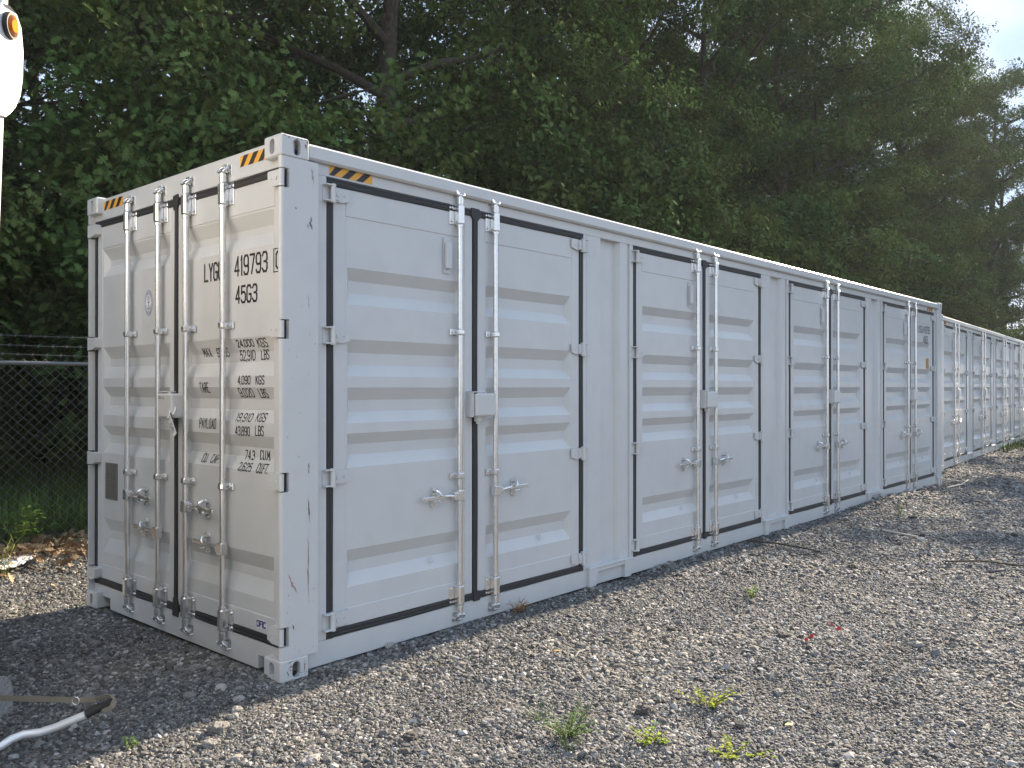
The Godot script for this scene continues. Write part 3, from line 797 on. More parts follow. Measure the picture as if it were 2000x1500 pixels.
		scratch(cs[1], [Vector2(0.145, 0.10), Vector2(0.152, 0.02)], 0.004, Color(0.3, 0.19, 0.16), 0.0008, r)

func end_prints(el: Node3D, er: Node3D, lb: Node3D):
	var mb := MB.new()
	mb.col = Color(0.012, 0.012, 0.014)
	var zf := func(y): return -0.004 - rib_depth(y, END_RIBS)
	var ox := -(WID * 0.5 + 0.02)     # from the end's own x to the leaf's
	var T := [["LYGU", 1.556, 2.189, 0.098, 0.199, .013], ["419793", 1.895, 2.193, 0.105, 0.330, .013], ["45G3", 1.906, 2.037, 0.091, 0.218, .013], ["24,000", 1.894, 1.788, 0.037, 0.173, .0064], ["KGS", 2.106, 1.781, 0.046, 0.095, .0064],
		["MAX.", 1.488, 1.742, 0.048, 0.100, .0064], ["GROSS", 1.646, 1.738, 0.048, 0.130, .0064], ["52,910", 1.895, 1.711, 0.055, 0.155, .0064], ["LBS", 2.113, 1.713, 0.051, 0.076, .0064], ["TARE", 1.495, 1.527, 0.056, 0.102, .0064],
		["4,090", 1.929, 1.576, 0.044, 0.128, .0064], ["KGS", 2.115, 1.575, 0.045, 0.082, .0064], ["9,020", 1.917, 1.503, 0.047, 0.145, .0064], ["LBS", 2.122, 1.501, 0.046, 0.077, .0064], ["PAYLOAD", 1.498, 1.315, 0.055, 0.190, .0064],
		["19,910", 1.896, 1.366, 0.042, 0.163, .0064], ["KGS", 2.101, 1.369, 0.044, 0.095, .0064], ["43,890", 1.902, 1.287, 0.047, 0.150, .0064], ["LBS", 2.110, 1.292, 0.051, 0.082, .0064], ["CU.", 1.504, 1.110, 0.048, 0.057, .0064],
		["CAP.", 1.605, 1.112, 0.045, 0.089, .0064], ["74.3", 1.951, 1.151, 0.048, 0.096, .0064], ["CU.M.", 2.104, 1.157, 0.048, 0.102, .0064], ["2,625", 1.929, 1.088, 0.041, 0.132, .0064], ["CU.FT.", 2.118, 1.086, 0.048, 0.106, .0064]]
	for t in T:
		mb = MB.new(); mb.col = Color(0.012, 0.012, 0.014)
		write(mb, t[0], ox + t[1], t[2], t[3], t[4], t[5], zf)
		part("lettering", mb.mesh(), M.print, er)
	mb = MB.new(); mb.col = Color(0.012, 0.012, 0.014)
	var z0 := func(_y): return 0.0
	write(mb, "0", ox + 2.318, 2.198, .088, .05, .012, z0)
	strokes(mb, [[[0, 0], [1, 0], [1, 1], [0, 1], [0, 0]]], ox + 2.293, 2.180, .075, .124, .005, z0)
	part("lettering", mb.mesh(), M.print, er)
	# round-cornered maker's sticker
	mb = MB.new(); mb.col = Color(0.78, 0.78, 0.8)
	var sx := ox + 2.125
	mb.flat(PackedVector2Array([Vector2(sx, 0.235), Vector2(sx, 0.283), Vector2(sx + .085, 0.283), Vector2(sx + .105, 0.272), Vector2(sx + .11, 0.25), Vector2(sx + .095, 0.235)]), 0.0009)
	mb.col = Color(0.03, 0.02, 0.16)
	var zs := func(_y): return 0.0004
	write(mb, "D", sx + .010, 0.243, .031, .022, .0085, zs)
	write(mb, "F", sx + .040, 0.243, .031, .018, .0085, zs)
	write(mb, "I", sx + .058, 0.243, .031, .012, .0085, zs)
	write(mb, "C", sx + .074, 0.243, .031, .022, .0085, zs)
	mb.col = Color(0.5, 0.42, 0.12)
	mb.flat(PackedVector2Array([Vector2(sx + .006, 0.256), Vector2(sx + .016, 0.256), Vector2(sx + .016, 0.260), Vector2(sx + .006, 0.260)]), 0.0026)
	part("sticker", mb.mesh(), M.print, er)
	# oval emblem: blue ring, anchor
	mb = MB.new()
	var ec := Vector2(0.772 - 0.0, 2.108); var ea := 0.056; var eb := 0.083
	var zr := -0.004
	var oval := func(k: float) -> PackedVector2Array:
		var q := PackedVector2Array()
		for i in 36: q.append(ec + Vector2(cos(TAU * i / 36) * ea * k, sin(TAU * i / 36) * eb * k))
		return q
	mb.col = Color(0.07, 0.10, 0.24); mb.flat(oval.call(1.0), zr + 0.0008)
	mb.col = Color(0.62, 0.63, 0.64); mb.flat(oval.call(0.95), zr + 0.0012)
	mb.col = Color(0.08, 0.12, 0.30)
	for i in 34:
		if i % 17 in [0, 8]: continue
		var a := TAU * i / 34
		var d := Vector2(cos(a) * ea, sin(a) * eb)
		var s := Vector2(-sin(a) * ea, cos(a) * eb).normalized() * 0.0034
		mb.flat(PackedVector2Array([ec + d * 0.76 - s, ec + d * 0.76 + s, ec + d * 0.9 + s, ec + d * 0.9 - s]), zr + 0.0016)
	mb.flat(oval.call(0.70), zr + 0.0015)
	mb.col = Color(0.72, 0.73, 0.74); mb.flat(oval.call(0.66), zr + 0.0019)
	mb.col = Color(0.10, 0.12, 0.2)
	var ze := func(_y): return zr + 0.001
	strokes(mb, [[[.5, .1], [.5, .68]], [[.3, .6], [.7, .6]], [[.12, .38], [.2, .2], [.5, .06], [.8, .2], [.88, .38]]], ec.x - .03, ec.y - .05, .06, .09, .006, ze)
	mb.col = Color(0.3, 0.3, 0.33)
	strokes(mb, [[[.5, .66], [.3, .8], [.35, .95], [.6, 1.0], [.72, .86], [.5, .66]], [[.4, .84], [.6, .9]]], ec.x - .03, ec.y - .045, .06, .09, .006, ze)
	part("emblem", mb.mesh(), M.print, el)
	# data plate with rows of small print
	mb = MB.new(); mb.col = Color(0.15, 0.145, 0.13)
	mb.box(Vector3(0.13, 0.775, -0.004), Vector3(0.318, 1.03, 0.0015), 0.001)
	mb.col = Color(0.05, 0.05, 0.045)
	var r := RandomNumberGenerator.new(); r.seed = 5
	var y := 1.012
	while y > 0.79:
		var x := 0.145
		while x < 0.298:
			var w := r.randf_range(0.006, 0.03)
			mb.box(Vector3(x, y, 0.0015), Vector3(minf(x + w, 0.304), y + 0.005, 0.0019))
			x += w + r.randf_range(0.004, 0.018)
		y -= r.randf_range(0.010, 0.016)
	part("data_plate", mb.mesh(), M.print, el)
	# pencilled words on the lock box, tag on a plastic loop
	mb = MB.new(); mb.col = Color(0.05, 0.045, 0.04)
	var zb := func(_y): return 0.082
	write(mb, "LOAD", -0.078, 0.040, .013, .042, .002, zb)
	write(mb, "HIL", -0.020, 0.038, .013, .025, .002, zb)
	part("pencil_marks", mb.mesh(), M.print, lb)
	mb = MB.new()
	mb.x = Transform3D(Basis(Vector3.BACK, -0.95), Vector3(0.075, -0.060, 0.090))
	mb.col = Color(0.72, 0.72, 0.72)
	mb.box(Vector3(0.0, -0.022, -0.001), Vector3(0.145, 0.022, 0.0), 0.0)
	mb.col = Color(0.02, 0.02, 0.02)
	mb.box(Vector3(0.0, 0.010, -0.004), Vector3(0.15, 0.030, -0.002), 0.0)
	var zt := func(_y): return 0.0
	write(mb, "2-1040", 0.014, -0.016, .026, .105, .0035, zt)
	part("paper_tag", mb.mesh(), M.print, lb)
	mb = MB.new()
	mb.tube([Vector3(0.093, -0.010, 0.055), Vector3(0.100, -0.030, 0.060), Vector3(0.100, -0.052, 0.070), Vector3(0.090, -0.062, 0.083), Vector3(0.078, -0.052, 0.085), Vector3(0.080, -0.030, 0.084)], [0.006], 8)
	part("tag_loop", mb.mesh(), M.paper, lb)

func seal_meshes():
	# seals sit round the leaf, in the leaf's own coordinates
	var pw := 2.37
	var lw := pw * 0.5 - 0.067
	var w := 0.045
	for m in [0, 1]:
		var mb := MB.new()
		var xo := -0.0225 if m == 0 else lw + 0.0225      # hinge side
		var xi := lw + 0.022 if m == 0 else -0.022        # meeting side
		seal_strip(mb, Vector2(xo, 0.158), Vector2(xo, 2.728), w, 0.004)
		seal_strip(mb, Vector2(xo - (w if m == 0 else -w) * 0.5, 2.7055), Vector2(xi, 2.7055), w, 0.0048)
		seal_strip(mb, Vector2(xo - (w if m == 0 else -w) * 0.5, 0.1815), Vector2(xi, 0.1815), w, 0.0048)
		if m == 0:
			seal_strip(mb, Vector2(xi, 0.165), Vector2(xi, 2.69), 0.044, 0.0056)
			mb.prism(PackedVector2Array([Vector2(xi - .045, 2.69), Vector2(xi - .02, 2.655), Vector2(xi + .02, 2.655), Vector2(xi + .06, 2.70), Vector2(xi + .03, 2.735), Vector2(xi - .04, 2.735)]), 0.0, 0.013)
			mb.prism(PackedVector2Array([Vector2(xi - .02, 0.15), Vector2(xi + .035, 0.15), Vector2(xi + .07, 0.205), Vector2(xi + .02, 0.215), Vector2(xi - .02, 0.23)]), 0.0, 0.0125)
		S["side_seal_" + ("l" if m == 0 else "r")] = mb.mesh()
		S["side_leaf_" + ("l" if m == 0 else "r")] = door_mesh(lw, 0.204, 2.683, 0.09 if m == 0 else 0.075, 0.075 if m == 0 else 0.09, SIDE_RIBS)
	var ew := WID * 0.5 - 0.085
	for m in [0, 1]:
		var mb := MB.new()
		var xo := -0.0175 if m == 0 else ew + 0.0175
		var xi := ew + 0.02 if m == 0 else -0.02
		seal_strip(mb, Vector2(xo, 0.162), Vector2(xo, 2.735), 0.035, 0.003)
		seal_strip(mb, Vector2(xo, 2.712), Vector2(xi, 2.712), 0.046, 0.0038)
		seal_strip(mb, Vector2(xo, 0.186), Vector2(xi, 0.186), 0.048, 0.0038)
		if m == 0:
			seal_strip(mb, Vector2(xi, 0.145), Vector2(xi, 2.755), 0.040, 0.0046)
			mb.prism(PackedVector2Array([Vector2(xi - .03, 2.72), Vector2(xi - .02, 2.66), Vector2(xi + .02, 2.66), Vector2(xi + .05, 2.72), Vector2(xi + .03, 2.758), Vector2(xi - .025, 2.750)]), 0.0, 0.012)
			mb.prism(PackedVector2Array([Vector2(xi - .03, 0.135), Vector2(xi + .04, 0.135), Vector2(xi + .045, 0.20), Vector2(xi + .02, 0.25), Vector2(xi - .02, 0.25)]), 0.0, 0.012)
		S["end_seal_" + ("l" if m == 0 else "r")] = mb.mesh()
		S["end_leaf_" + ("l" if m == 0 else "r")] = door_mesh(ew, 0.21, 2.69, 0.075 if m == 0 else 0.06, 0.06 if m == 0 else 0.07, END_RIBS, 0.018 if m == 1 else 0.035)
	S.hazard_side = hazard(0.305, 0.052, 3, 0.06)
	S.hazard_end = hazard(0.30, 0.062, 3, 0.055)
	for sx in [1, -1]:
		for sz in [1, -1]:
			S["post%d%d" % [sx, sz]] = post_mesh(sx == 1, sx, sz)

# ---------------------------------------------------------------- ground
func gh(x: float, z: float) -> float:
	var h := -0.004 + 0.022 * hills.get_noise_2d(x * 6.0, z * 6.0) + 0.014 * hills.get_noise_2d(x * 24.0 + 90.0, z * 24.0)
	if z > -2.6 and z < -0.02 and x > -0.1 and x < 12.3: h = minf(h, 0.0)
	h += 0.10 * exp(-pow((x - 9.3) / 1.3, 2.0) - pow((z - 0.28) / 0.35, 2.0))
	h += 0.035 * exp(-pow((x + 0.35) / 0.35, 2.0) - pow((z + 0.05) / 0.2, 2.0))
	# stones kicked up against the bottom rail
	if x > 0.2 and x < 12.0: h += 0.030 * clampf(0.5 + hills.get_noise_2d(x * 30.0, 5.0), 0.0, 1.0) * exp(-pow((z - 0.02) / 0.09, 2.0))
	# a low bank under the fence
	h += 0.10 * smoothstep(-3.2, -4.6, z)
	return h

func make_ground():
	var mb := MB.new()
	var xs := []; var zs := []
	var v := -6.0
	while v < 20.0: xs.append(v); v += 0.14 + maxf(0, v - 3.0) * 0.02
	for q in [22, 26, 32, 45, 70, 120, 220, 400]: xs.append(float(q))
	for q in [-8, -12, -25, -60, -150, -400]: xs.push_front(float(q))
	v = -5.6
	while v < 5.5: zs.append(v); v += 0.14
	for q in [6, 8, 12, 20, 40, 90, 200, 400]: zs.append(float(q))
	for q in [-6.2, -7, -9, -13, -20, -40, -90, -200, -400]: zs.push_front(q)
	var H := func(i: int, j: int) -> Vector3:
		var y := gh(xs[i], zs[j])
		return Vector3(xs[i], y, zs[j])
	var N := func(i: int, j: int) -> Vector3:
		var e := 0.05
		return Vector3(gh(xs[i] - e, zs[j]) - gh(xs[i] + e, zs[j]), 2 * e, gh(xs[i], zs[j] - e) - gh(xs[i], zs[j] + e)).normalized()
	for i in xs.size() - 1:
		for j in zs.size() - 1:
			var a: Vector3 = H.call(i, j); var b: Vector3 = H.call(i + 1, j); var c: Vector3 = H.call(i + 1, j + 1); var d: Vector3 = H.call(i, j + 1)
			var na: Vector3 = N.call(i, j); var nb: Vector3 = N.call(i + 1, j); var nc: Vector3 = N.call(i + 1, j + 1); var nd: Vector3 = N.call(i, j + 1)
			mb.st(a, b, c, na, nb, nc); mb.st(a, c, d, na, nc, nd)
	var o := part("ground", mb.mesh(), M.ground, self)
	o.set_meta("kind", "structure")
	# leaf-strewn woodland floor behind the fence
	mb = MB.new()
	var r := RandomNumberGenerator.new(); r.seed = 4
	var prev := []
	var x := -30.0
	while x <= 130.0:
		var ed := -4.35 + 0.18 * sin(x * 1.7) + r.randf_range(-0.12, 0.12)
		var row := []
		for z in [ed, ed - 0.4, ed - 1.6, -8.0, -14.0, -30.0, -80.0]:
			row.append(Vector3(x, gh(x, z) + (0.004 if z == ed else 0.03), z))
		if prev.size():
			for k in row.size() - 1: mb.oq(prev[k], row[k], row[k + 1], prev[k + 1], Vector3.UP)
		prev = row
		x += 0.35 if x < 8.0 else 3.0
	o = part("forest_floor", mb.mesh(), M.floor, self)
	o.set_meta("kind", "structure")

func stone_mesh(seed_: int, rough: float) -> ArrayMesh:
	# a chipped pebble: an icosahedron with moved corners, flat faces
	var r := RandomNumberGenerator.new(); r.seed = seed_
	var t := (1.0 + sqrt(5.0)) / 2.0
	var v := [Vector3(-1, t, 0), Vector3(1, t, 0), Vector3(-1, -t, 0), Vector3(1, -t, 0), Vector3(0, -1, t), Vector3(0, 1, t), Vector3(0, -1, -t), Vector3(0, 1, -t), Vector3(t, 0, -1), Vector3(t, 0, 1), Vector3(-t, 0, -1), Vector3(-t, 0, 1)]
	var f := [[0, 11, 5], [0, 5, 1], [0, 1, 7], [0, 7, 10], [0, 10, 11], [1, 5, 9], [5, 11, 4], [11, 10, 2], [10, 7, 6], [7, 1, 8], [3, 9, 4], [3, 4, 2], [3, 2, 6], [3, 6, 8], [3, 8, 9], [4, 9, 5], [2, 4, 11], [6, 2, 10], [8, 6, 7], [9, 8, 1]]
	for i in v.size(): v[i] = v[i].normalized() * r.randf_range(1.0 - rough, 1.0 + rough * 0.6)
	var mb := MB.new()
	for q in f: mb.ot(v[q[0]], v[q[1]], v[q[2]], v[q[0]] + v[q[1]] + v[q[2]])
	return mb.mesh()

func rock_mesh(seed_: int) -> ArrayMesh:
	# a larger broken stone: subdivided and roughened
	var f := FastNoiseLite.new(); f.seed = seed_; f.frequency = 0.9
	var mb := MB.new()
	var n := 9
	for face in 6:
		var ax := face / 2; var s := 1.0 if face % 2 == 0 else -1.0
		var P := func(i: int, j: int) -> Vector3:
			var d := Vector3.ZERO
			d[ax] = s; d[(ax + 1) % 3] = -1.0 + 2.0 * i / n; d[(ax + 2) % 3] = -1.0 + 2.0 * j / n
			var q := d.normalized() * 0.8 + d * 0.2
			var k := 1.0 + 0.38 * f.get_noise_3dv(q * 1.0) + 0.15 * f.get_noise_3dv(q * 3.1 + Vector3(7, 3, 1))
			return q * k
		for i in n:
			for j in n:
				mb.oq(P.call(i, j), P.call(i + 1, j), P.call(i + 1, j + 1), P.call(i, j + 1), P.call(i, j))
	return mb.mesh()

func stone_colour(r: RandomNumberGenerator, patch := 0.0) -> Color:
	var q := r.randf()
	var g: float
	if q < 0.40: g = r.randf_range(0.04, 0.085)
	elif q < 0.86: g = r.randf_range(0.08, 0.16)
	else: g = r.randf_range(0.16, 0.32)
	var w := r.randf_range(-0.03, 0.05) + maxf(patch, 0.0) * 0.12
	g *= 1.28 * (1.0 + 0.25 * patch)
	return Color(g * (1.0 + w), g * (1.0 + w * 0.35), g * (1.0 - w))

func make_gravel():
	var root := thing("gravel", "loose grey crushed stone covering the yard", "gravel")
	root.set_meta("kind", "stuff")
	var r := RandomNumberGenerator.new(); r.seed = 12
	var eye := Vector2(-2.53, 3.86)
	var fwd := Vector2(0.7487, -0.663)
	var right := Vector2(0.663, 0.7487)
	var bufs := [PackedFloat32Array(), PackedFloat32Array(), PackedFloat32Array()]
	# rings round the viewpoint: [from, to, stones per square metre, mean radius]
	var patch := FastNoiseLite.new(); patch.seed = 9; patch.frequency = 0.7
	for ring in [[2.0, 4.5, 11500.0, 0.0066], [4.5, 7.0, 8000.0, 0.0078], [7.0, 11.0, 3600.0, 0.0112], [11.0, 17.0, 1300.0, 0.016], [17.0, 30.0, 300.0, 0.025]]:
		var half := 0.86      # tangent of the half angle covered, wider than the picture
		var area: float = half * (ring[1] * ring[1] - ring[0] * ring[0])
		var n := int(area * ring[2])
		for i in n:
			var d: float = sqrt(r.randf_range(ring[0] * ring[0], ring[1] * ring[1]))
			var p := eye + fwd * d + right * (r.randf_range(-half, half) * d)
			if p.x > 0.03 and p.x < LEN - 0.03 and p.y < -0.10 and p.y > -WID + 0.05: continue
			if p.y < -4.7: continue
			if p.y < -4.0 and r.randf() < (-4.0 - p.y) / 0.7: continue
			if p.x > 14.3 and p.y < -0.66 - (p.x - 14.35) * 0.066: continue
			if p.x > 19.0 and r.randf() < 0.5: continue
			var pt := patch.get_noise_2d(p.x, p.y)
			var s: float = ring[3] * exp(r.randfn(0.0, 0.36)) * (1.0 + 0.35 * pt)
			s = minf(s, 0.036)
			var b := Basis(Vector3(r.randfn(), 0, r.randfn()).normalized(), r.randfn() * 0.45) * Basis(Vector3.UP, r.randf() * TAU) * Basis.from_scale(Vector3(1.0 + r.randf() * 0.45, r.randf_range(0.5, 0.9), 1.0 + r.randf() * 0.3) * s)
			push(bufs[i % 3], b, Vector3(p.x, gh(p.x, p.y) + s * r.randf_range(-0.15, 0.40), p.y), stone_colour(r, pt))
	for k in 3:
		var o := multi("stones", stone_mesh(100 + k, 0.35), M.stone, root, bufs[k])
		o.set_meta("kind", "stuff")

# ---------------------------------------------------------------- plants
func leaf_shape(mb: MB, o: Vector3, dir: Vector3, up: Vector3, l: float, lobed: bool):
	var d := dir.normalized()
	var s := d.cross(up).normalized()
	var u := s.cross(d).normalized()
	var prof: Array
	if lobed: prof = [[0.0, 0.02], [0.16, 0.10], [0.26, 0.30], [0.36, 0.12], [0.50, 0.40], [0.60, 0.13], [0.74, 0.32], [0.82, 0.09], [1.0, 0.0]]
	elif l < 0.0: prof = [[0.0, 0.02], [0.3, 0.035], [0.7, 0.025], [1.0, 0.0]]
	else: prof = [[0.0, 0.015], [0.22, 0.17], [0.5, 0.22], [0.78, 0.12], [1.0, 0.0]]
	l = absf(l)
	for i in prof.size() - 1:
		var a: Array = prof[i]; var b: Array = prof[i + 1]
		var za: float = -0.18 * a[0] * a[0]; var zb: float = -0.18 * b[0] * b[0]
		var ma: Vector3 = o + (d * a[0] + u * za) * l; var mc: Vector3 = o + (d * b[0] + u * zb) * l
		for q in [-1.0, 1.0]:
			var ea: Vector3 = o + (d * a[0] + s * q * a[1] + u * (za + 0.25 * a[1])) * l
			var eb: Vector3 = o + (d * b[0] + s * q * b[1] + u * (zb + 0.25 * b[1])) * l
			mb.ot(ma, ea, mc, u)
			mb.ot(ea, eb, mc, u)

func twig_mesh(seed_: int, leaves: int, l: float, spread: float, lobed: bool, droop: float) -> ArrayMesh:
	var r := RandomNumberGenerator.new(); r.seed = seed_
	var mb := MB.new()
	for i in leaves:
		var f := (i + 0.5) / leaves
		var o := Vector3(0, 0, (f - 0.35) * spread * 1.4) + Vector3(r.randfn(), r.randfn(), r.randfn()) * spread * 0.27
		var a := r.randf() * TAU
		var dir := Vector3(cos(a) * 0.9, r.randf_range(-0.55, 0.35) - droop, sin(a) * 0.5 + 0.6)
		var up := Vector3(r.randfn() * 0.55, 1.0, r.randfn() * 0.55)
		var k := r.randf_range(0.75, 1.15)
		mb.col = Color(1, 1, 1) * k
		mb.col.a = 1.0
		leaf_shape(mb, o, dir, up, l * r.randf_range(0.7, 1.2), lobed)
	return mb.mesh()

func make_tree(kind: String, base: Vector3, H: float, R: float, low: float, seed_: int, dens: float, label: String, group: String) -> Node3D:
	var oak := kind != "ash_tree"
	var r := RandomNumberGenerator.new(); r.seed = seed_
	var t := thing(kind, label, "tree", base, 0.0, group)
	var mb := MB.new()
	var path := []; var rad := []
	var r0 := 0.016 * H + 0.03
	var own := r.randf_range(0.78, 1.3)
	var lean := Vector3(r.randfn() * 0.03, 0, r.randfn() * 0.03)
	for i in 9:
		var f := i / 8.0
		path.append(Vector3(lean.x * f * H, f * H * 0.9 - (0.15 if i == 0 else 0.0), lean.z * f * H) + Vector3(r.randfn(), 0, r.randfn()) * 0.14 * f)
		rad.append(r0 * (1.0 - 0.88 * f) * (1.35 if i == 0 else 1.0))
	mb.tube(path, rad, 10)
	var buf := [PackedFloat32Array(), PackedFloat32Array()]
	var limbs := int(13 + H * 0.55)
	var az := r.randf() * TAU
	var cl := []
	for i in limbs:
		var f := (i + r.randf() * 0.7) / limbs
		var y := lerpf(low, H * 0.86, f)
		az += 2.4 + r.randfn() * 0.35
		var fh := (y - low) / (H - low)
		var reach := R * (0.62 + 0.55 * sin(PI * clampf(fh * 0.82 + 0.16, 0, 1))) * r.randf_range(0.72, 1.1)
		if fh > 0.75: reach *= 1.0 - (fh - 0.75) * 1.8
		var d := Vector3(cos(az), 0, sin(az))
		var rise := r.randf_range(0.12, 0.5) + fh * 0.5
		var o: Vector3 = path[0].lerp(path[8], clampf(y / (H * 0.9), 0, 1)); o.y = y
		var lp := []; var lr := []
		var lr0 := clampf(r0 * 0.42 * (1.0 - fh * 0.6), 0.025, 0.16)
		for j in 6:
			var g := j / 5.0
			lp.append(o + d * reach * g + Vector3.UP * (reach * rise * (g - 0.35 * g * g)) + Vector3(r.randfn(), r.randfn(), r.randfn()) * 0.10 * reach * 0.4 * g)
			lr.append(lr0 * (1.0 - 0.85 * g))
		mb.tube(lp, lr, 6)
		for g in [0.38, 0.55, 0.72, 0.88, 1.02]:
			var k := clampi(int(g * 5.0), 0, 4)
			var q: Vector3 = lp[k].lerp(lp[k + 1], g * 5.0 - k)
			var side := d.cross(Vector3.UP)
			for w in 2:
				var off: Vector3 = side * r.randfn() * reach * 0.26 + Vector3.UP * r.randf_range(-0.35, 0.55) + d * r.randfn() * 0.2
				var e: Vector3 = q + off
				mb.tube([q, q.lerp(e, 0.6) + Vector3.UP * 0.06, e], [lr0 * 0.28, lr0 * 0.2, 0.006], 4, false)
				cl.append([e, r.randf_range(0.45, 0.85) * (0.75 + 0.06 * R)])
	for i in 9:
		cl.append([path[8] + Vector3(r.randfn() * R * 0.25, r.randf_range(-0.6, 1.1), r.randfn() * R * 0.25), r.randf_range(0.7, 1.1)])
	part("trunk", mb.mesh(), M.bark, t)
	for c in cl:
		var tone := r.randf_range(0.72, 1.25)
		var warm := r.randf_range(-0.12, 0.22)
		var n := int(r.randf_range(15, 27) * dens * c[1])
		for i in n:
			var v := Vector3(r.randfn(), r.randfn() * 0.62, r.randfn())
			v = v.normalized() * pow(r.randf(), 0.45)
			var p: Vector3 = c[0] + v * Vector3(1.0, 0.72, 1.0) * c[1]
			if p.y < 0.35: continue
			var out := Vector3(p.x - path[4].x, 0, p.z - path[4].z)
			var b := Basis(Vector3.UP, atan2(out.x, out.z) + r.randfn() * 0.9) * Basis(Vector3.RIGHT, r.randfn() * 0.4 + 0.2) * Basis(Vector3.BACK, r.randfn() * 0.5)
			b = b.scaled(Vector3.ONE * r.randf_range(0.8, 1.25))
			var col := Color(0.074 * (1.0 + warm), 0.125, 0.040) if oak else Color(0.118 * (1.0 + warm), 0.172, 0.048)
			var tt := own * tone * r.randf_range(0.8, 1.2)
			push(buf[i % 2], b, p, Color(col.r * tt, col.g * tt, col.b * tt))
	var cr := Node3D.new(); cr.name = "crown"; t.add_child(cr)
	for k in 2:
		var o := multi("leaves", S["oak%d" % k] if oak else S["ash%d" % k], M.leaf, cr, buf[k])
		o.set_meta("kind", "stuff")
	return t

func weed(called: String, label: String, x: float, z: float, stems: int, h: float, spread: float, l: float, col: Color, seed_: int, grass: bool, group := ""):
	var r := RandomNumberGenerator.new(); r.seed = seed_
	var t := thing(called, label, "weed", Vector3(x, gh(x, z), z), 0.0, group)
	var ms := MB.new(); var ml := MB.new()
	for i in stems:
		var a := r.randf() * TAU
		var e := Vector3(cos(a) * spread * r.randf_range(0.25, 1.0), h * r.randf_range(0.45, 1.0), sin(a) * spread * r.randf_range(0.25, 1.0))
		var o := Vector3(r.randfn(), 0, r.randfn()) * 0.012
		var pts := []
		for j in 5:
			var f := j / 4.0
			pts.append(o + Vector3(e.x * f, e.y * (1.6 * f - 0.6 * f * f) - 0.01 * (1.0 - f), e.z * f))
		ms.col = col.lerp(Color(0.12, 0.05, 0.03), 0.45 if not grass else 0.0)
		ms.tube(pts, [0.0022, 0.002, 0.0017, 0.0013, 0.0008], 4, false)
		var n := 9 if not grass else 4
		for j in n:
			var f := 0.25 + 0.75 * j / (n - 1.0)
			var k := clampi(int(f * 4.0), 0, 3)
			var q: Vector3 = pts[k].lerp(pts[k + 1], f * 4.0 - k)
			var aa := r.randf() * TAU
			var g := r.randf_range(0.7, 1.3)
			ml.col = Color(col.r * g * r.randf_range(0.9, 1.2), col.g * g, col.b * g)
			if grass:
				leaf_shape(ml, q, Vector3(cos(aa), 1.1, sin(aa)), Vector3(cos(aa + 1.5), 0.4, sin(aa + 1.5)), -l * r.randf_range(0.8, 1.6), false)
			else:
				leaf_shape(ml, q, Vector3(cos(aa), r.randf_range(-0.1, 0.5), sin(aa)), Vector3.UP, l * r.randf_range(0.6, 1.2), false)
	part("stems", ms.mesh(), M.print, t)
	part("leaves", ml.mesh(), M.leaf, t)

# ---------------------------------------------------------------- fence
func make_fence():
	var z := -4.9; var x0 := -7.0; var x1 := 9.0
	var t := thing("chain_link_fence", "galvanised chain link fence with barbed wire behind the container", "fence", Vector3(0, 0, z))
	var mb := MB.new()
	var g := 0.10
	mb.tube([Vector3(x0, 1.79 + 0, 0), Vector3(-0.52, 1.785, 0), Vector3(x1, 1.785, 0)], [0.021], 10)
	part("top_rail", mb.mesh(), M.wire, t)
	for px in [-6.8, -3.75, 1.35, 4.4, 7.4]:
		mb = MB.new()
		mb.tube([Vector3(px, g - 0.3, -0.03), Vector3(px, 1.80, -0.03)], [0.03], 12)
		mb.tube([Vector3(px, 1.80, -0.03), Vector3(px, 2.15, 0.0)], [0.02, 0.012], 8)
		part("post", mb.mesh(), M.wire, t)
	for k in 3:
		mb = MB.new()
		var y := 1.87 + 0.088 * k
		var zz := 0.01 * k
		var pts := []
		var x := x0
		while x <= x1: pts.append(Vector3(x, y - 0.008 * sin(x * 1.1 + k), zz)); x += 0.5
		mb.tube(pts, [0.0022], 5)
		x = x0 + 0.05 * k
		while x < x1:
			var yy := y - 0.008 * sin(x * 1.1 + k)
			mb.tube([Vector3(x - 0.012, yy - 0.016, zz + 0.006), Vector3(x, yy, zz + 0.002), Vector3(x + 0.012, yy + 0.018, zz - 0.004)], [0.0012, 0.0024, 0.001], 4)
			mb.tube([Vector3(x + 0.010, yy - 0.018, zz - 0.006), Vector3(x, yy, zz), Vector3(x - 0.010, yy + 0.016, zz + 0.006)], [0.0012, 0.0024, 0.001], 4)
			x += 0.127
		part("barbed_wire", mb.mesh(), M.wire, t)
	# woven mesh: every wire zigzags down the fence and hooks its neighbours
	var p := 0.047
	var n := int((3.4 - (-3.4)) / p)
	var shapes := []
	for v in 2:
		mb = MB.new()
		var pts := []
		var y := 1.825; var k := 0
		while y > g - 0.05:
			pts.append(Vector3((p if (k + v) % 2 == 0 else -0.0) + (0.0), y, 0.003 if k % 2 == 0 else -0.003))
			y -= p * 0.98; k += 1
		mb.tube(pts, [0.0021], 4, false)
		shapes.append(mb.mesh())
	for i in n:
		var r := RandomNumberGenerator.new(); r.seed = 500 + i
		part("mesh_wire", shapes[i % 2], M.wire, t, Transform3D(Basis.IDENTITY, Vector3(-3.4 + i * p, 0, 0.022)))
	mb = MB.new()
	var ring := []
	for i in 11: ring.append(Vector3(0.62, 1.785 + 0.026 * cos(TAU * i / 10), 0.026 * sin(TAU * i / 10)))
	mb.tube(ring, [0.003], 5)
	part("wire_tie", mb.mesh(), M.wire, t)

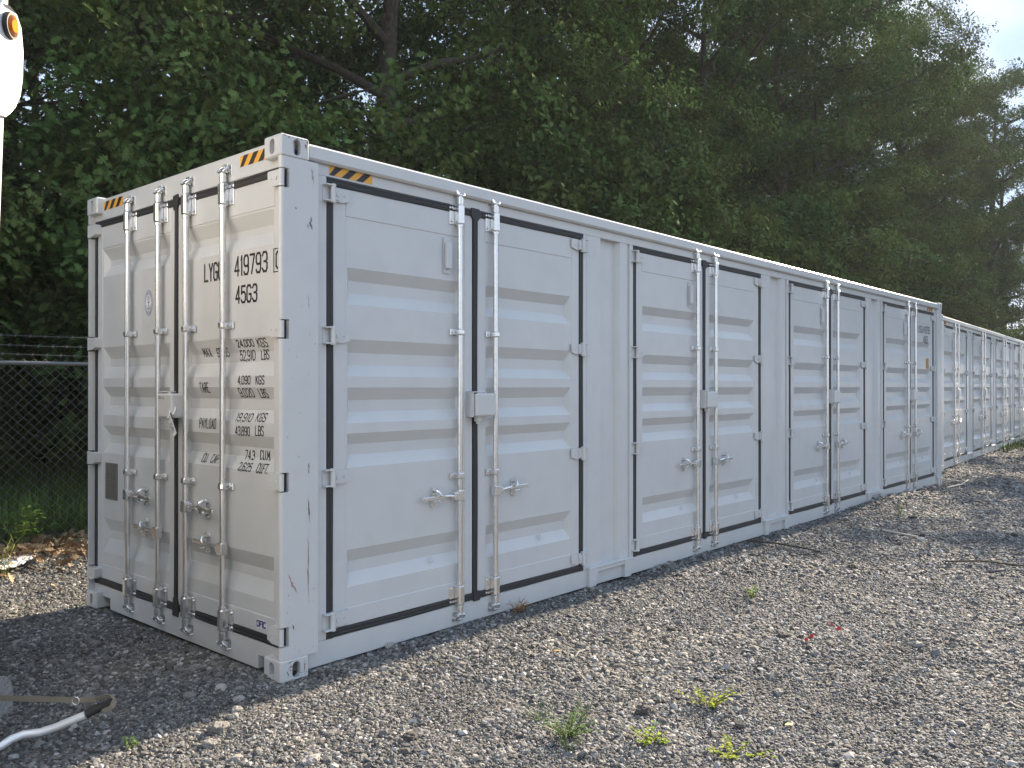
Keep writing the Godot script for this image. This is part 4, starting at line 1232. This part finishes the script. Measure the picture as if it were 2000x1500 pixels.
# ---------------------------------------------------------------- things at the left edge
func make_van():
	# a tall white step van facing the containers' end; its near front corner shows at the picture's edge
	var o := thing("step_van", "tall white step van with a round amber marker lamp on its corner", "van", Vector3(-1.518, 0, 0.439))
	var X := Transform3D(Basis(Vector3(0.307, 0, -0.95).normalized(), 0.0293), Vector3.ZERO)   # it leans a little on the soft ground
	var W := 2.25; var H := 3.3
	var mb := MB.new(); mb.x = X
	mb.box(Vector3(-6.0, 0.62, -W), Vector3(0.0, H, 0.0), 0.025)
	part("body", mb.mesh(), M.white, o)
	mb = MB.new(); mb.x = X
	mb.box(Vector3(-5.98, H, -W + 0.03), Vector3(-0.05, H + 0.04, -0.03), 0.015)
	part("roof", mb.mesh(), M.white, o)
	for q in [[0.10, W * 0.5 - 0.03], [W * 0.5 + 0.03, W - 0.10]]:
		mb = MB.new(); mb.x = X
		mb.box(Vector3(-0.02, 1.72, -q[1]), Vector3(0.003, 2.66, -q[0]), 0.002)  # unseen reflector, added to bounce warm sunlight onto the container's end doors
		var sh := part("added_reflector", mb.mesh(), M.foil, o)
		sh.set_meta("label", "added silver reflector behind the windshield that throws a glow on the end doors")
		mb = MB.new(); mb.x = X
		mb.oq(Vector3(0.008, 1.71, -q[1]), Vector3(0.008, 1.71, -q[0]), Vector3(0.008, 2.67, -q[0]), Vector3(0.008, 2.67, -q[1]), Vector3.RIGHT)
		var ws := part("windshield", mb.mesh(), M.glass, o)
		mb = MB.new(); mb.x = X
		mb.tube([Vector3(0.016, 1.70, -(q[0] + q[1]) * 0.5), Vector3(0.022, 2.2, -(q[0] + q[1]) * 0.5 - 0.3)], [0.008], 6)
		part("wiper", mb.mesh(), M.black, ws)
	mb = MB.new(); mb.x = X
	for k in 6: mb.box(Vector3(0.0, 1.0 + k * 0.07, -W + 0.65), Vector3(0.03, 1.03 + k * 0.07, -0.65), 0.004)
	part("grille", mb.mesh(), M.black, o)
	for z in [-0.35, -W + 0.35]:
		mb = MB.new(); mb.x = X
		mb.tube([Vector3(0.0, 1.15, z), Vector3(0.04, 1.15, z), Vector3(0.055, 1.15, z)], [0.11, 0.10, 0.06], 20)
		part("headlight", mb.mesh(), M.zinc, o)
	mb = MB.new(); mb.x = X
	mb.box(Vector3(-0.12, 0.46, -W + 0.06), Vector3(-0.005, 0.62, -0.06), 0.02)
	part("bumper", mb.mesh(), M.steel_dark, o)
	mb = MB.new(); mb.x = X
	mb.box(Vector3(-5.9, 0.45, -W + 0.25), Vector3(-0.1, 0.62, -0.25), 0.01)
	part("chassis", mb.mesh(), M.steel_dark, o)
	for wx in [-1.0, -4.7]:
		for wz in [-0.24, -W]:
			mb = MB.new(); mb.x = X
			mb.tube([Vector3(wx, 0.40, wz), Vector3(wx, 0.40, wz + 0.03), Vector3(wx, 0.40, wz + 0.21), Vector3(wx, 0.40, wz + 0.24)], [0.35, 0.40, 0.40, 0.35], 24)
			var w := part("wheel", mb.mesh(), M.tyre, o)
			mb = MB.new(); mb.x = X
			mb.tube([Vector3(wx, 0.40, wz - 0.004), Vector3(wx, 0.40, wz + 0.244)], [0.23], 20)
			part("rim", mb.mesh(), M.zinc, w)
	# moulded corner pods above the windshield, each with a marker lamp on its slanted face
	for c in 2:
		mb = MB.new()
		mb.x = X if c == 0 else X * Transform3D(Basis.from_scale(Vector3(1, 1, -1)), Vector3(0, 0, -W))
		var x := [0.0, 0.035, 0.058, 0.072, 0.074, 0.066, 0.045, 0.018, 0.0]
		var y := [2.940, 2.930, 2.895, 2.815, 2.715, 2.645, 2.595, 2.555, 2.535]
		for i in x.size() - 1:
			var a := Vector3(x[i], y[i], -x[i] * 0.95 - 0.004); var b := Vector3(x[i + 1], y[i + 1], -x[i + 1] * 0.95 - 0.004)
			var a0 := Vector3(-0.03, y[i], 0.003); var b0 := Vector3(-0.03, y[i + 1], 0.003)
			var a1 := Vector3(x[i], y[i], -0.45); var b1 := Vector3(x[i + 1], y[i + 1], -0.45)
			mb.oq(a0, b0, b, a, Vector3(0.6, 0, 0.8)); mb.oq(a, b, b1, a1, Vector3.RIGHT)
			mb.oq(a1, b1, Vector3(-0.01, b1.y, -0.45), Vector3(-0.01, a1.y, -0.45), Vector3.FORWARD)
		var f := part("corner_pod", mb.mesh(), M.white, o)
		var n := Vector3(0.725, 0, 0.69)
		var q := Vector3(0.014, 2.876, -0.022)
		var L := mb.x
		mb = MB.new(); mb.x = L
		mb.tube([q - n * 0.01, q + n * 0.006], [0.049, 0.046], 24)
		part("marker_lamp_bezel", mb.mesh(), M.black, f)
		mb = MB.new(); mb.x = L
		mb.tube([q + n * 0.003, q + n * 0.009, q + n * 0.013], [0.040, 0.037, 0.022], 24)
		part("marker_lamp", mb.mesh(), M.amber, f)

func make_left_things():
	var mb := MB.new()
	mb.prism(PackedVector2Array([Vector2(-0.30, 0.0), Vector2(0.0, 0.0), Vector2(0.012, 0.02), Vector2(0.008, 0.13), Vector2(-0.022, 0.182), Vector2(-0.06, 0.20), Vector2(-0.30, 0.20)]), -0.25, 0.0)
	var blk := part("concrete_block", mb.mesh(), M.concrete, self, Transform3D(Basis(Vector3.UP, 0.72), Vector3(-1.06, gh(-1.06, -0.69) - 0.01, -0.66)))
	tag(blk, "grey concrete block with a chipped corner lying on shaded gravel", "block")
	# bent white pole with a black grip
	var t := thing("white_pole", "bent white metal pole with black grip lying on the gravel", "pole", Vector3(-1.13, 0.0, -0.08))
	mb = MB.new()
	var o := Vector3(-1.13, 0.0, -0.08)
	var pts := [Vector3(-1.50, 0.045, -0.16), Vector3(-1.36, 0.045, -0.13), Vector3(-1.28, 0.055, -0.11), Vector3(-1.235, 0.068, -0.12), Vector3(-1.19, 0.073, -0.12), Vector3(-1.135, 0.075, -0.085), Vector3(-1.08, 0.090, -0.055), Vector3(-0.99, 0.137, 0.025)]
	for i in pts.size(): pts[i] = pts[i] - o
	mb.tube(pts, [0.017], 14)
	part("tube", mb.mesh(), M.alu, t)
	mb = MB.new()
	mb.tube([pts[7], pts[7] + Vector3(0.055, 0.024, 0.022)], [0.0185], 14)
	part("grip", mb.mesh(), M.black, t)
	mb = MB.new()
	mb.tube([pts[7] + Vector3(0.055, 0.024, 0.022), pts[7] + Vector3(0.10, 0.044, 0.045), pts[7] + Vector3(0.104, 0.046, 0.047)], [0.016, 0.0155, 0.012], 14)
	part("end_tip", mb.mesh(), M.matt_black, t)
	# prop that carries the pole's raised end: a stone under it
	t = thing("strap", "flat brown webbing strap with a wire ring looped round the pole grip", "strap", Vector3(-1.0, 0.0, -0.05))
	o = Vector3(-1.0, 0.0, -0.05)
	var sp := [Vector3(-1.42, 0.235, -0.38), Vector3(-1.30, 0.215, -0.31), Vector3(-1.23, 0.203, -0.27), Vector3(-1.10, 0.19, -0.155), Vector3(-1.0, 0.182, -0.062), Vector3(-0.965, 0.180, -0.035), Vector3(-0.935, 0.182, 0.0), Vector3(-0.912, 0.200, 0.040), Vector3(-0.898, 0.204, 0.062), Vector3(-0.893, 0.188, 0.086), Vector3(-0.905, 0.160, 0.084), Vector3(-0.935, 0.145, 0.062), Vector3(-0.955, 0.142, 0.035)]
	mb = MB.new()
	for i in sp.size() - 1:
		var a: Vector3 = sp[i] - o; var b: Vector3 = sp[i + 1] - o
		var w := Vector3(0, 0.012, 0) if i < 6 else Vector3(-0.008, 0.007, -0.004)
		var s := (b - a).cross(w).normalized() * 0.0015
		mb.oq(a - w + s, b - w + s, b + w + s, a + w + s, s); mb.oq(a - w - s, b - w - s, b + w - s, a + w - s, -s)
		mb.oq(a + w - s, b + w - s, b + w + s, a + w + s, w); mb.oq(a - w - s, b - w - s, b - w + s, a - w + s, -w)
	part("webbing", mb.mesh(), M.webbing, t)
	mb = MB.new()
	var ring := []
	for i in 13: ring.append(Vector3(-1.0, 0.178, -0.06) - o + Vector3(0.011 * cos(TAU * i / 12), 0.016 * sin(TAU * i / 12), 0.010 * cos(TAU * i / 12)))
	mb.tube(ring, [0.0028], 6)
	part("ring", mb.mesh(), M.zinc, t)
	# crumpled white sheet by the fence
	mb = MB.new()
	var f := FastNoiseLite.new(); f.seed = 8; f.frequency = 2.2
	var nx := 26; var nz := 12
	var P := func(i: int, j: int) -> Vector3:
		var u := float(i) / nx; var v := float(j) / nz
		var w := 0.5 - absf(v - 0.5)
		return Vector3((u - 0.5) * 0.75, 0.03 + 0.05 * absf(f.get_noise_2d(u * 3.0, v * 2.0)) + 0.03 * sin(u * 11.0) * w, (v - 0.5) * (0.30 + 0.12 * sin(u * 5.0)))
	for i in nx:
		for j in nz: mb.oq(P.call(i, j), P.call(i + 1, j), P.call(i + 1, j + 1), P.call(i, j + 1), Vector3.UP)
	var sh := part("plastic_sheet", mb.mesh(), M.paper, self, Transform3D(Basis(Vector3.UP, 0.55), Vector3(-0.03, gh(0.0, -4.0), -4.02)))
	tag(sh, "crumpled white plastic sheet among dry leaves by the fence", "litter")

func make_small_things():
	# larger stones lying on the gravel: x, z, size, tone
	var spots := [[0.84, 0.49, .034, .24], [-0.01, 1.02, .042, .055], [-0.44, 0.89, .045, .36], [0.76, -0.02, .036, .40], [4.85, 1.22, .055, .05], [5.68, 0.06, .04, .06], [0.67, 1.89, .035, .07], [0.12, 1.45, .03, .30], [-0.29, -0.09, .034, .42], [-0.29, 0.08, .03, .36], [-0.45, -0.10, .032, .22], [1.11, 1.11, .03, .06], [2.56, 1.61, .045, .07], [2.24, 1.0, .036, .055], [2.33, 1.9, .035, .2],
		[-0.52, 0.30, .05, .22], [-0.62, 0.40, .036, .28], [-0.36, 0.18, .03, .30], [-0.18, 0.14, .03, .07], [-0.40, 0.22, .028, .34], [-0.22, -0.02, .026, .20], [0.55, 0.62, .03, .26], [1.05, 0.40, .028, .34], [1.75, 0.85, .03, .10], [0.35, 1.15, .034, .30], [-0.20, 0.70, .03, .18], [-0.62, 0.62, .03, .30], [1.62, 2.0, .03, .28], [1.9, 1.5, .028, .30], [0.95, 1.62, .05, .06], [1.1, 2.05, .035, .08], [2.9, 2.3, .04, .33], [3.4, 1.7, .03, .09], [6.9, 1.2, .05, .05], [7.6, 1.9, .05, .05], [8.1, 0.75, .06, .04], [5.2, 2.2, .04, .08], [-0.75, -0.55, .032, .26], [-0.55, -0.95, .034, .30], [-0.35, -1.45, .036, .22], [-0.65, -1.25, .028, .16], [-0.2, -0.55, .03, .24], [-1.0, -0.35, .03, .14]]
	var meshes := []
	for k in 5: meshes.append(rock_mesh(300 + k))
	var r := RandomNumberGenerator.new(); r.seed = 41
	for i in spots.size():
		var s: Array = spots[i]
		var g: float = s[3]
		s[2] *= 0.72
		if g > 0.2: g *= 0.8
		var m := StandardMaterial3D.new()
		m.albedo_color = srgb(Color(g * 1.04, g, g * 0.94)); m.roughness = 0.9
		m.albedo_texture = M.stone.albedo_texture; m.uv1_triplanar = true; m.uv1_scale = Vector3(0.7, 0.7, 0.7)
		var o := part("stone", meshes[i % 5], m, self, Transform3D(Basis(Vector3.UP, r.randf() * TAU).scaled(Vector3(1.25, r.randf_range(0.65, 0.9), 0.95) * s[2]), Vector3(s[0], gh(s[0], s[1]) + s[2] * 0.30, s[1])))
		var dark := g < 0.12; var pale := g > 0.22
		tag(o, "loose %s stone lying on top of the fine gravel" % ("dark charcoal" if dark else "pale cream" if pale else "mid grey"), "stone", "loose %s stones on the gravel" % ("dark" if dark else "pale" if pale else "grey"))
	# weeds
	weed("weed", "feathery green weed growing in gravel, the largest tuft", 0.48, 1.52, 30, 0.13, 0.17, 0.020, Color(0.09, 0.16, 0.05), 1, false)
	weed("weed", "yellow green weed with reddish stems sprawling on open gravel", 1.22, 1.83, 14, 0.09, 0.15, 0.024, Color(0.22, 0.28, 0.035), 2, false)
	weed("weed", "small yellow green weed beside the largest feathery tuft", 0.66, 1.85, 10, 0.07, 0.12, 0.026, Color(0.20, 0.28, 0.04), 3, false)
	weed("weed", "low creeping weed with red runners and yellow green leaves", 0.80, 2.17, 13, 0.05, 0.20, 0.024, Color(0.20, 0.26, 0.035), 4, false)
	weed("weed", "lone little green weed tuft on sunlit gravel near second doors", 3.36, 1.02, 12, 0.10, 0.06, 0.022, Color(0.15, 0.24, 0.05), 5, false)
	weed("grass_tuft", "thin upright grass tuft growing in tree shade on gravel", 8.05, 0.62, 8, 0.16, 0.05, 0.05, Color(0.14, 0.2, 0.05), 6, true)
	weed("dead_weed", "dried tan weed beside the container's bottom rail", 1.83, 0.06, 20, 0.09, 0.11, 0.018, Color(0.30, 0.19, 0.08), 7, false)
	weed("weed", "tiny green sprout in sunlit gravel beyond the pole", -0.86, 0.19, 5, 0.05, 0.025, 0.018, Color(0.12, 0.22, 0.04), 8, false)
	weed("weed", "leafy green weed growing up against the chain link fence", 0.30, -4.62, 16, 0.42, 0.30, 0.075, Color(0.10, 0.18, 0.035), 9, false)
	weed("weed", "broad pale green weed at the container's rear corner by fence", 0.98, -4.35, 10, 0.32, 0.16, 0.07, Color(0.16, 0.24, 0.05), 10, false)
	weed("grass_tuft", "tall thin grass stalks beside the white plastic sheet", -0.12, -3.72, 7, 0.32, 0.12, 0.10, Color(0.13, 0.17, 0.05), 11, true)
	for q in [[0.55, 1.30, 21], [0.36, 1.62, 22], [0.70, 1.44, 23]]:
		weed("grass_tuft", "wispy fine grass stalks round the largest feathery weed", q[0], q[1], 9, 0.11, 0.12, 0.03, Color(0.12, 0.17, 0.07), q[2], true, "wispy grass by the feathery weed")
	# scraps
	var red := mat(Color(0.45, 0.02, 0.02), 0.6)
	for q in [[3.01, 1.73], [2.94, 1.81], [2.65, 1.75], [2.54, 1.76]]:
		var mb := MB.new()
		mb.prism(PackedVector2Array([Vector2(-.02, -.012), Vector2(.005, -.018), Vector2(.02, -.004), Vector2(.012, .014), Vector2(-.014, .012)]), 0, 0.004, 1)
		tag(part("red_scrap", mb.mesh(), red, self, Transform3D(Basis(Vector3(1, 0.3, 0.2).normalized(), 0.35 + q[0]) * Basis.from_scale(Vector3(0.9, 0.9, 0.9)), Vector3(q[0], gh(q[0], q[1]) + 0.016, q[1]))), "small red plastic scrap lying on the gravel", "scrap", "red scraps on the gravel")
	var yl := MB.new(); yl.col = Color(0.42, 0.42, 0.10)
	leaf_shape(yl, Vector3.ZERO, Vector3(1, 0.1, 0.4), Vector3.UP, 0.055, false)
	tag(part("fallen_leaf", yl.mesh(), M.dry, self, at(1.22, gh(1.22, 2.21) + 0.02, 2.21)), "single fallen yellow leaf on the gravel", "leaf")
	yl = MB.new(); yl.col = Color(0.5, 0.34, 0.08)
	leaf_shape(yl, Vector3.ZERO, Vector3(0.2, 0.3, 0.9), Vector3.UP, 0.06, false)
	tag(part("fallen_leaf", yl.mesh(), M.dry, self, at(1.33, gh(1.33, 0.75) + 0.02, 0.75)), "small orange leaf near the two broken white sticks", "leaf")
	# sticks
	var bark = M.bark
	var wood := mat(Color(0.5, 0.46, 0.38), 0.85)
	var SK := [["stick", "long thin dark stick lying out from the second doors", [Vector3(5.32, .03, .02), Vector3(5.30, .045, .25), Vector3(5.33, .03, .55), Vector3(5.22, .03, .80)], .011, bark],
		["stick", "pale straight stick on gravel at the frame of tree shade", [Vector3(6.9, .03, .80), Vector3(6.78, .035, 1.02), Vector3(6.72, .03, 1.2)], .012, wood],
		["stick", "dark branch lying far out on the open sunlit gravel", [Vector3(5.6, .03, 1.75), Vector3(5.75, .045, 2.0), Vector3(5.82, .035, 2.3), Vector3(5.78, .03, 2.5)], .009, bark],
		["wood_chip", "short broken white stick standing in gravel", [Vector3(1.325, .0, .87), Vector3(1.33, .035, .868), Vector3(1.335, .065, .866)], .006, wood],
		["wood_chip", "short broken white stick lying in gravel", [Vector3(1.36, .012, .90), Vector3(1.40, .03, .895), Vector3(1.45, .03, .90)], .006, wood],
		["stick", "bleached stick at the far casting of the first container", [Vector3(11.6, .02, .22), Vector3(12.1, .03, .30), Vector3(12.9, .02, .2)], .014, wood]]
	for q in SK:
		var mb := MB.new()
		var o: Vector3 = q[2][0]
		var pp := []
		for v in q[2]: pp.append(Vector3(v.x - o.x, v.y, v.z - o.z))
		var rr := []
		for i in pp.size(): rr.append(q[3] * (1.0 - 0.4 * i / pp.size()))
		mb.tube(pp, rr, 7)
		tag(part(q[0], mb.mesh(), q[4], self, at(o.x, gh(o.x, o.z), o.z)), q[1], "stick")

func scatter_leaves():
	# dry oak leaves along the fence, grass at the far end, undergrowth behind the fence
	var r := RandomNumberGenerator.new(); r.seed = 61
	var mb := MB.new(); mb.col = Color.WHITE
	leaf_shape(mb, Vector3(0, 0, -0.05), Vector3(0, 0.05, 1), Vector3(0.1, 1, 0), 0.12, true)
	var buf := PackedFloat32Array()
	for i in 2600:
		var x := r.randf_range(-3.5, 4.5)
		var z := -4.35 + r.randfn() * 0.28
		if r.randf() < 0.05: z += r.randf() * 0.8
		if z > -2.8 or (z > -3.5 and r.randf() < 0.7): continue
		var b := Basis(Vector3.UP, r.randf() * TAU) * Basis(Vector3.RIGHT, r.randfn() * 0.5) * Basis(Vector3.BACK, r.randfn() * 0.6)
		var g := r.randf_range(0.55, 1.3)
		push(buf, b.scaled(Vector3.ONE * r.randf_range(0.6, 1.1)), Vector3(x, gh(x, z) + 0.015 + r.randf() * 0.035, z), Color(0.27 * g, 0.185 * g, 0.10 * g))
	var o := multi("leaf_litter", mb.mesh(), M.dry, self, buf)
	tag(o, "brown dry oak leaves strewn along the foot of the fence", "leaf litter", "", "stuff")
	buf = PackedFloat32Array()
	mb = MB.new()
	for i in 9:
		var a := TAU * i / 9 + r.randf()
		var g := r.randf_range(0.7, 1.25)
		mb.col = Color(g, g, g)
		var d := Vector3(cos(a) * 0.35, 1, sin(a) * 0.35)
		leaf_shape(mb, Vector3(cos(a), 0, sin(a)) * 0.03, d, Vector3(cos(a), 0.1, sin(a)), -r.randf_range(0.12, 0.26), false)
	var tuft := mb.mesh()
	for i in 5200:
		var x := r.randf_range(-4.0, 9.0)
		var z := r.randf_range(-13.0, -5.0)
		var s := r.randf_range(0.5, 1.5)
		var g := r.randf_range(0.6, 1.3)
		push(buf, (Basis(Vector3.UP, r.randf() * TAU)).scaled(Vector3(1.4, 1.0, 1.4) * s), Vector3(x, gh(x, z) + 0.02, z), Color(0.11 * g, 0.19 * g, 0.055 * g))
	o = multi("undergrowth", tuft, M.leaf, self, buf)
	tag(o, "dark green grass and ground plants behind the chain link fence", "undergrowth", "", "stuff")
	buf = PackedFloat32Array()
	for i in 2600:
		var x := 19.0 + 22.0 * pow(r.randf(), 0.8)
		var z := r.randf_range(-1.5, 4.0) - (x - 19.0) * 0.03
		if z < -0.75 - (x - 14.35) * 0.066: continue
		if r.randf() > smoothstep(18.5, 23.0, x + r.randfn()): continue
		var s := r.randf_range(0.35, 0.8)
		var g := r.randf_range(0.7, 1.3)
		push(buf, (Basis(Vector3.UP, r.randf() * TAU)).scaled(Vector3(1.8, 1.0, 1.8) * s), Vector3(x, gh(x, z), z), Color(0.085 * g, 0.125 * g, 0.035 * g))
	o = multi("grass", tuft, M.leaf, self, buf)
	tag(o, "short green grass at the far edge of the gravel", "grass", "", "stuff")

func make_woods():
	for k in 2:
		S["oak%d" % k] = twig_mesh(900 + k, 15, 0.135, 0.34, true, 0.1)
		S["ash%d" % k] = twig_mesh(920 + k, 18, 0.125, 0.38, false, 0.45)
	var r := RandomNumberGenerator.new(); r.seed = 2024
	var OG := "oaks of the wood behind the containers"
	var AG := "drooping leafed trees of the wood behind the containers"
	# front row behind the fence
	var i := 0
	var x := -9.5
	while x < 66.0:
		var oak := not (i in [5, 6, 8, 10, 11, 12])
		var z := -9.0 - r.randf() * 2.2
		var H := r.randf_range(14.5, 18.0) + (3.4 if x > 24.0 else 0.0) + (2.0 if x > 36.0 else 0.0)
		make_tree("oak_tree" if oak else "ash_tree", Vector3(x, 0.08, z), H, r.randf_range(3.3, 4.2), r.randf_range(1.5, 2.8), 3000 + i, 1.4 if x > 16.0 else 1.05, "tall dark lobed leaf oak in the wood's first row behind the fence" if oak else "drooping narrow leaf tree in the wood's first row behind the fence", OG if oak else AG)
		x += r.randf_range(3.9, 5.0) + maxf(0.0, x) * 0.02
		i += 1
	# second and third rows
	x = -16.0
	while x < 80.0:
		make_tree("oak_tree", Vector3(x, 0.05, -14.5 - r.randf() * 3.0), r.randf_range(16.0, 19.5), r.randf_range(3.8, 4.8), r.randf_range(2.0, 4.0), 4000 + i, 1.05, "oak standing deeper in, behind the wood's first row of trees", "oaks of the wood's second row")
		x += r.randf_range(6.0, 7.5); i += 1
	x = -30.0
	while x < 95.0:
		make_tree("oak_tree", Vector3(x, 0.05, -23.0 - r.randf() * 4.0), r.randf_range(15.0, 18.5), r.randf_range(4.2, 5.2), r.randf_range(0.9, 1.6), 4500 + i, 0.8, "low branched oak at the very back of the wood", "oaks at the back of the wood")
		x += r.randf_range(6.5, 8.0); i += 1
	# low trees filling the wood's edge just above the container roofs
	for q in [[-4.2, -6.3, 4.2], [-0.6, -7.0, 5.0], [3.2, -6.4, 5.6], [7.0, -6.0, 5.0], [10.6, -5.9, 6.4], [14.4, -6.3, 6.8], [19.0, -6.6, 6.2], [24.0, -7.2, 7.0], [30.0, -7.6, 6.5], [37.0, -8.0, 7.5]]:
		make_tree("young_tree", Vector3(q[0], 0.08, q[1] - 0.7), q[2], q[2] * 0.25, 0.7, 5000 + i, 0.8, "low bushy young tree at the wood's edge behind the containers", "young trees at the wood's edge")
		i += 1
	for q in [[-3.0, -11.5, 3.4], [-0.6, -12.4, 3.8], [1.6, -11.2, 3.2], [4.0, -12.0, 3.8], [-5.4, -12.0, 3.6]]:
		make_tree("young_tree", Vector3(q[0], 0.08, q[1]), q[2], q[2] * 0.36, 0.25, 5200 + i, 1.0, "low bushy young tree at the wood's edge behind the containers", "young trees at the wood's edge")
		i += 1
	# trees standing ahead on the yard's far side; they throw the shade that crosses the gravel
	for q in [[30.0, 2.8, 11.2, 3.5], [34.5, 8.5, 12.0, 4.2], [38.0, 13.0, 12.0, 4.2]]:
		make_tree("oak_tree", Vector3(q[0], 0.0, q[1]), q[2], q[3], 2.4, 6000 + i, 1.0, "broad oak standing past the far end of the yard", "oaks past the far end of the yard")
		i += 1

# ---------------------------------------------------------------- sky: clear air, whiter low down and round the sun, thin high cloud
func sky_image(to_sun: Vector3) -> Image:
	var w := 1024; var h := 512
	var im := Image.create(w, h, false, Image.FORMAT_RGBF)
	var f := FastNoiseLite.new(); f.seed = 17; f.frequency = 1.3; f.fractal_octaves = 5
	for j in h:
		var th := PI * (j + 0.5) / h
		for i in w:
			var ph := TAU * ((i + 0.5) / w - 0.5)
			var d := Vector3(sin(ph) * sin(th), cos(th), -cos(ph) * sin(th))
			var c: Color
			if d.y < 0.0:
				c = Color(0.10, 0.10, 0.095)
			else:
				var k := pow(1.0 - d.y, 2.6)
				c = Color(0.125, 0.195, 0.315).lerp(Color(0.275, 0.322, 0.375), k)
				var g := 0.30 * exp(-rad_to_deg(d.angle_to(to_sun)) / 16.0)
				c += Color(g, g * 0.97, g * 0.9)
				var q := d / maxf(d.y + 0.12, 0.05)
				var cl := smoothstep(-0.15, 0.45, f.get_noise_2d(q.x * 0.55, q.z * 1.1)) * 0.6
				c = c.lerp(Color(0.36, 0.37, 0.38), cl)
			im.set_pixel(i, j, c)
	return im

# ---------------------------------------------------------------- scene
func _ready():
	var cam := Camera3D.new()
	cam.name = "camera"
	add_child(cam)
	cam.position = Vector3(-2.5308, 1.5594, 3.8591)
	cam.look_at(cam.position + Vector3(0.74865, 0.00344, -0.66295), Vector3.UP)
	cam.fov = 48.62
	cam.near = 0.05; cam.far = 900.0
	cam.current = true

	var env := Environment.new()
	env.background_mode = Environment.BG_SKY
	var sky := Sky.new()
	var to_sun := Vector3(1.0, 0.50, -0.030).normalized()
	var sm := PanoramaSkyMaterial.new()
	sm.panorama = ImageTexture.create_from_image(sky_image(to_sun))
	sky.sky_material = sm
	env.sky = sky
	env.background_energy_multiplier = 1.0
	env.tonemap_mode = Environment.TONE_MAPPER_LINEAR
	env.tonemap_exposure = 3.7
	env.fog_enabled = true; env.fog_density = 0.0007; env.fog_light_color = Color(0.86, 0.88, 0.9)
	env.sdfgi_enabled = true; env.ssao_enabled = true; env.ssil_enabled = true
	var we := WorldEnvironment.new()
	we.name = "world_environment"
	we.environment = env
	add_child(we)

	var sun := DirectionalLight3D.new()
	sun.name = "sun"
	add_child(sun)
	sun.position = Vector3(40, 21, -2)
	sun.look_at(sun.position - Vector3(1.0, 0.50, -0.030), Vector3.UP)
	sun.light_color = Color(1.0, 0.92, 0.81)
	sun.light_energy = 1.6
	sun.light_angular_distance = 0.5
	sun.shadow_enabled = true

	hills.seed = 3; hills.frequency = 0.06
	rng.seed = 1
	make_materials()
	make_font()
	make_ground()
	shared_pieces()
	seal_meshes()
	var c1 := thing("shipping_container", "pale grey shipping container with numbered end doors and four side door pairs", "container", Vector3.ZERO, 0.0, "grey containers in a row")
	make_container(c1, true)
	var c2 := thing("shipping_container", "second pale grey container standing end to end past the numbered one", "container", Vector3(14.35, 0.0, -0.577), 0.066, "grey containers in a row")
	make_container(c2, false)
	make_woods()
	make_fence()
	make_van()
	make_left_things()
	make_gravel()
	scatter_leaves()
	make_small_things()
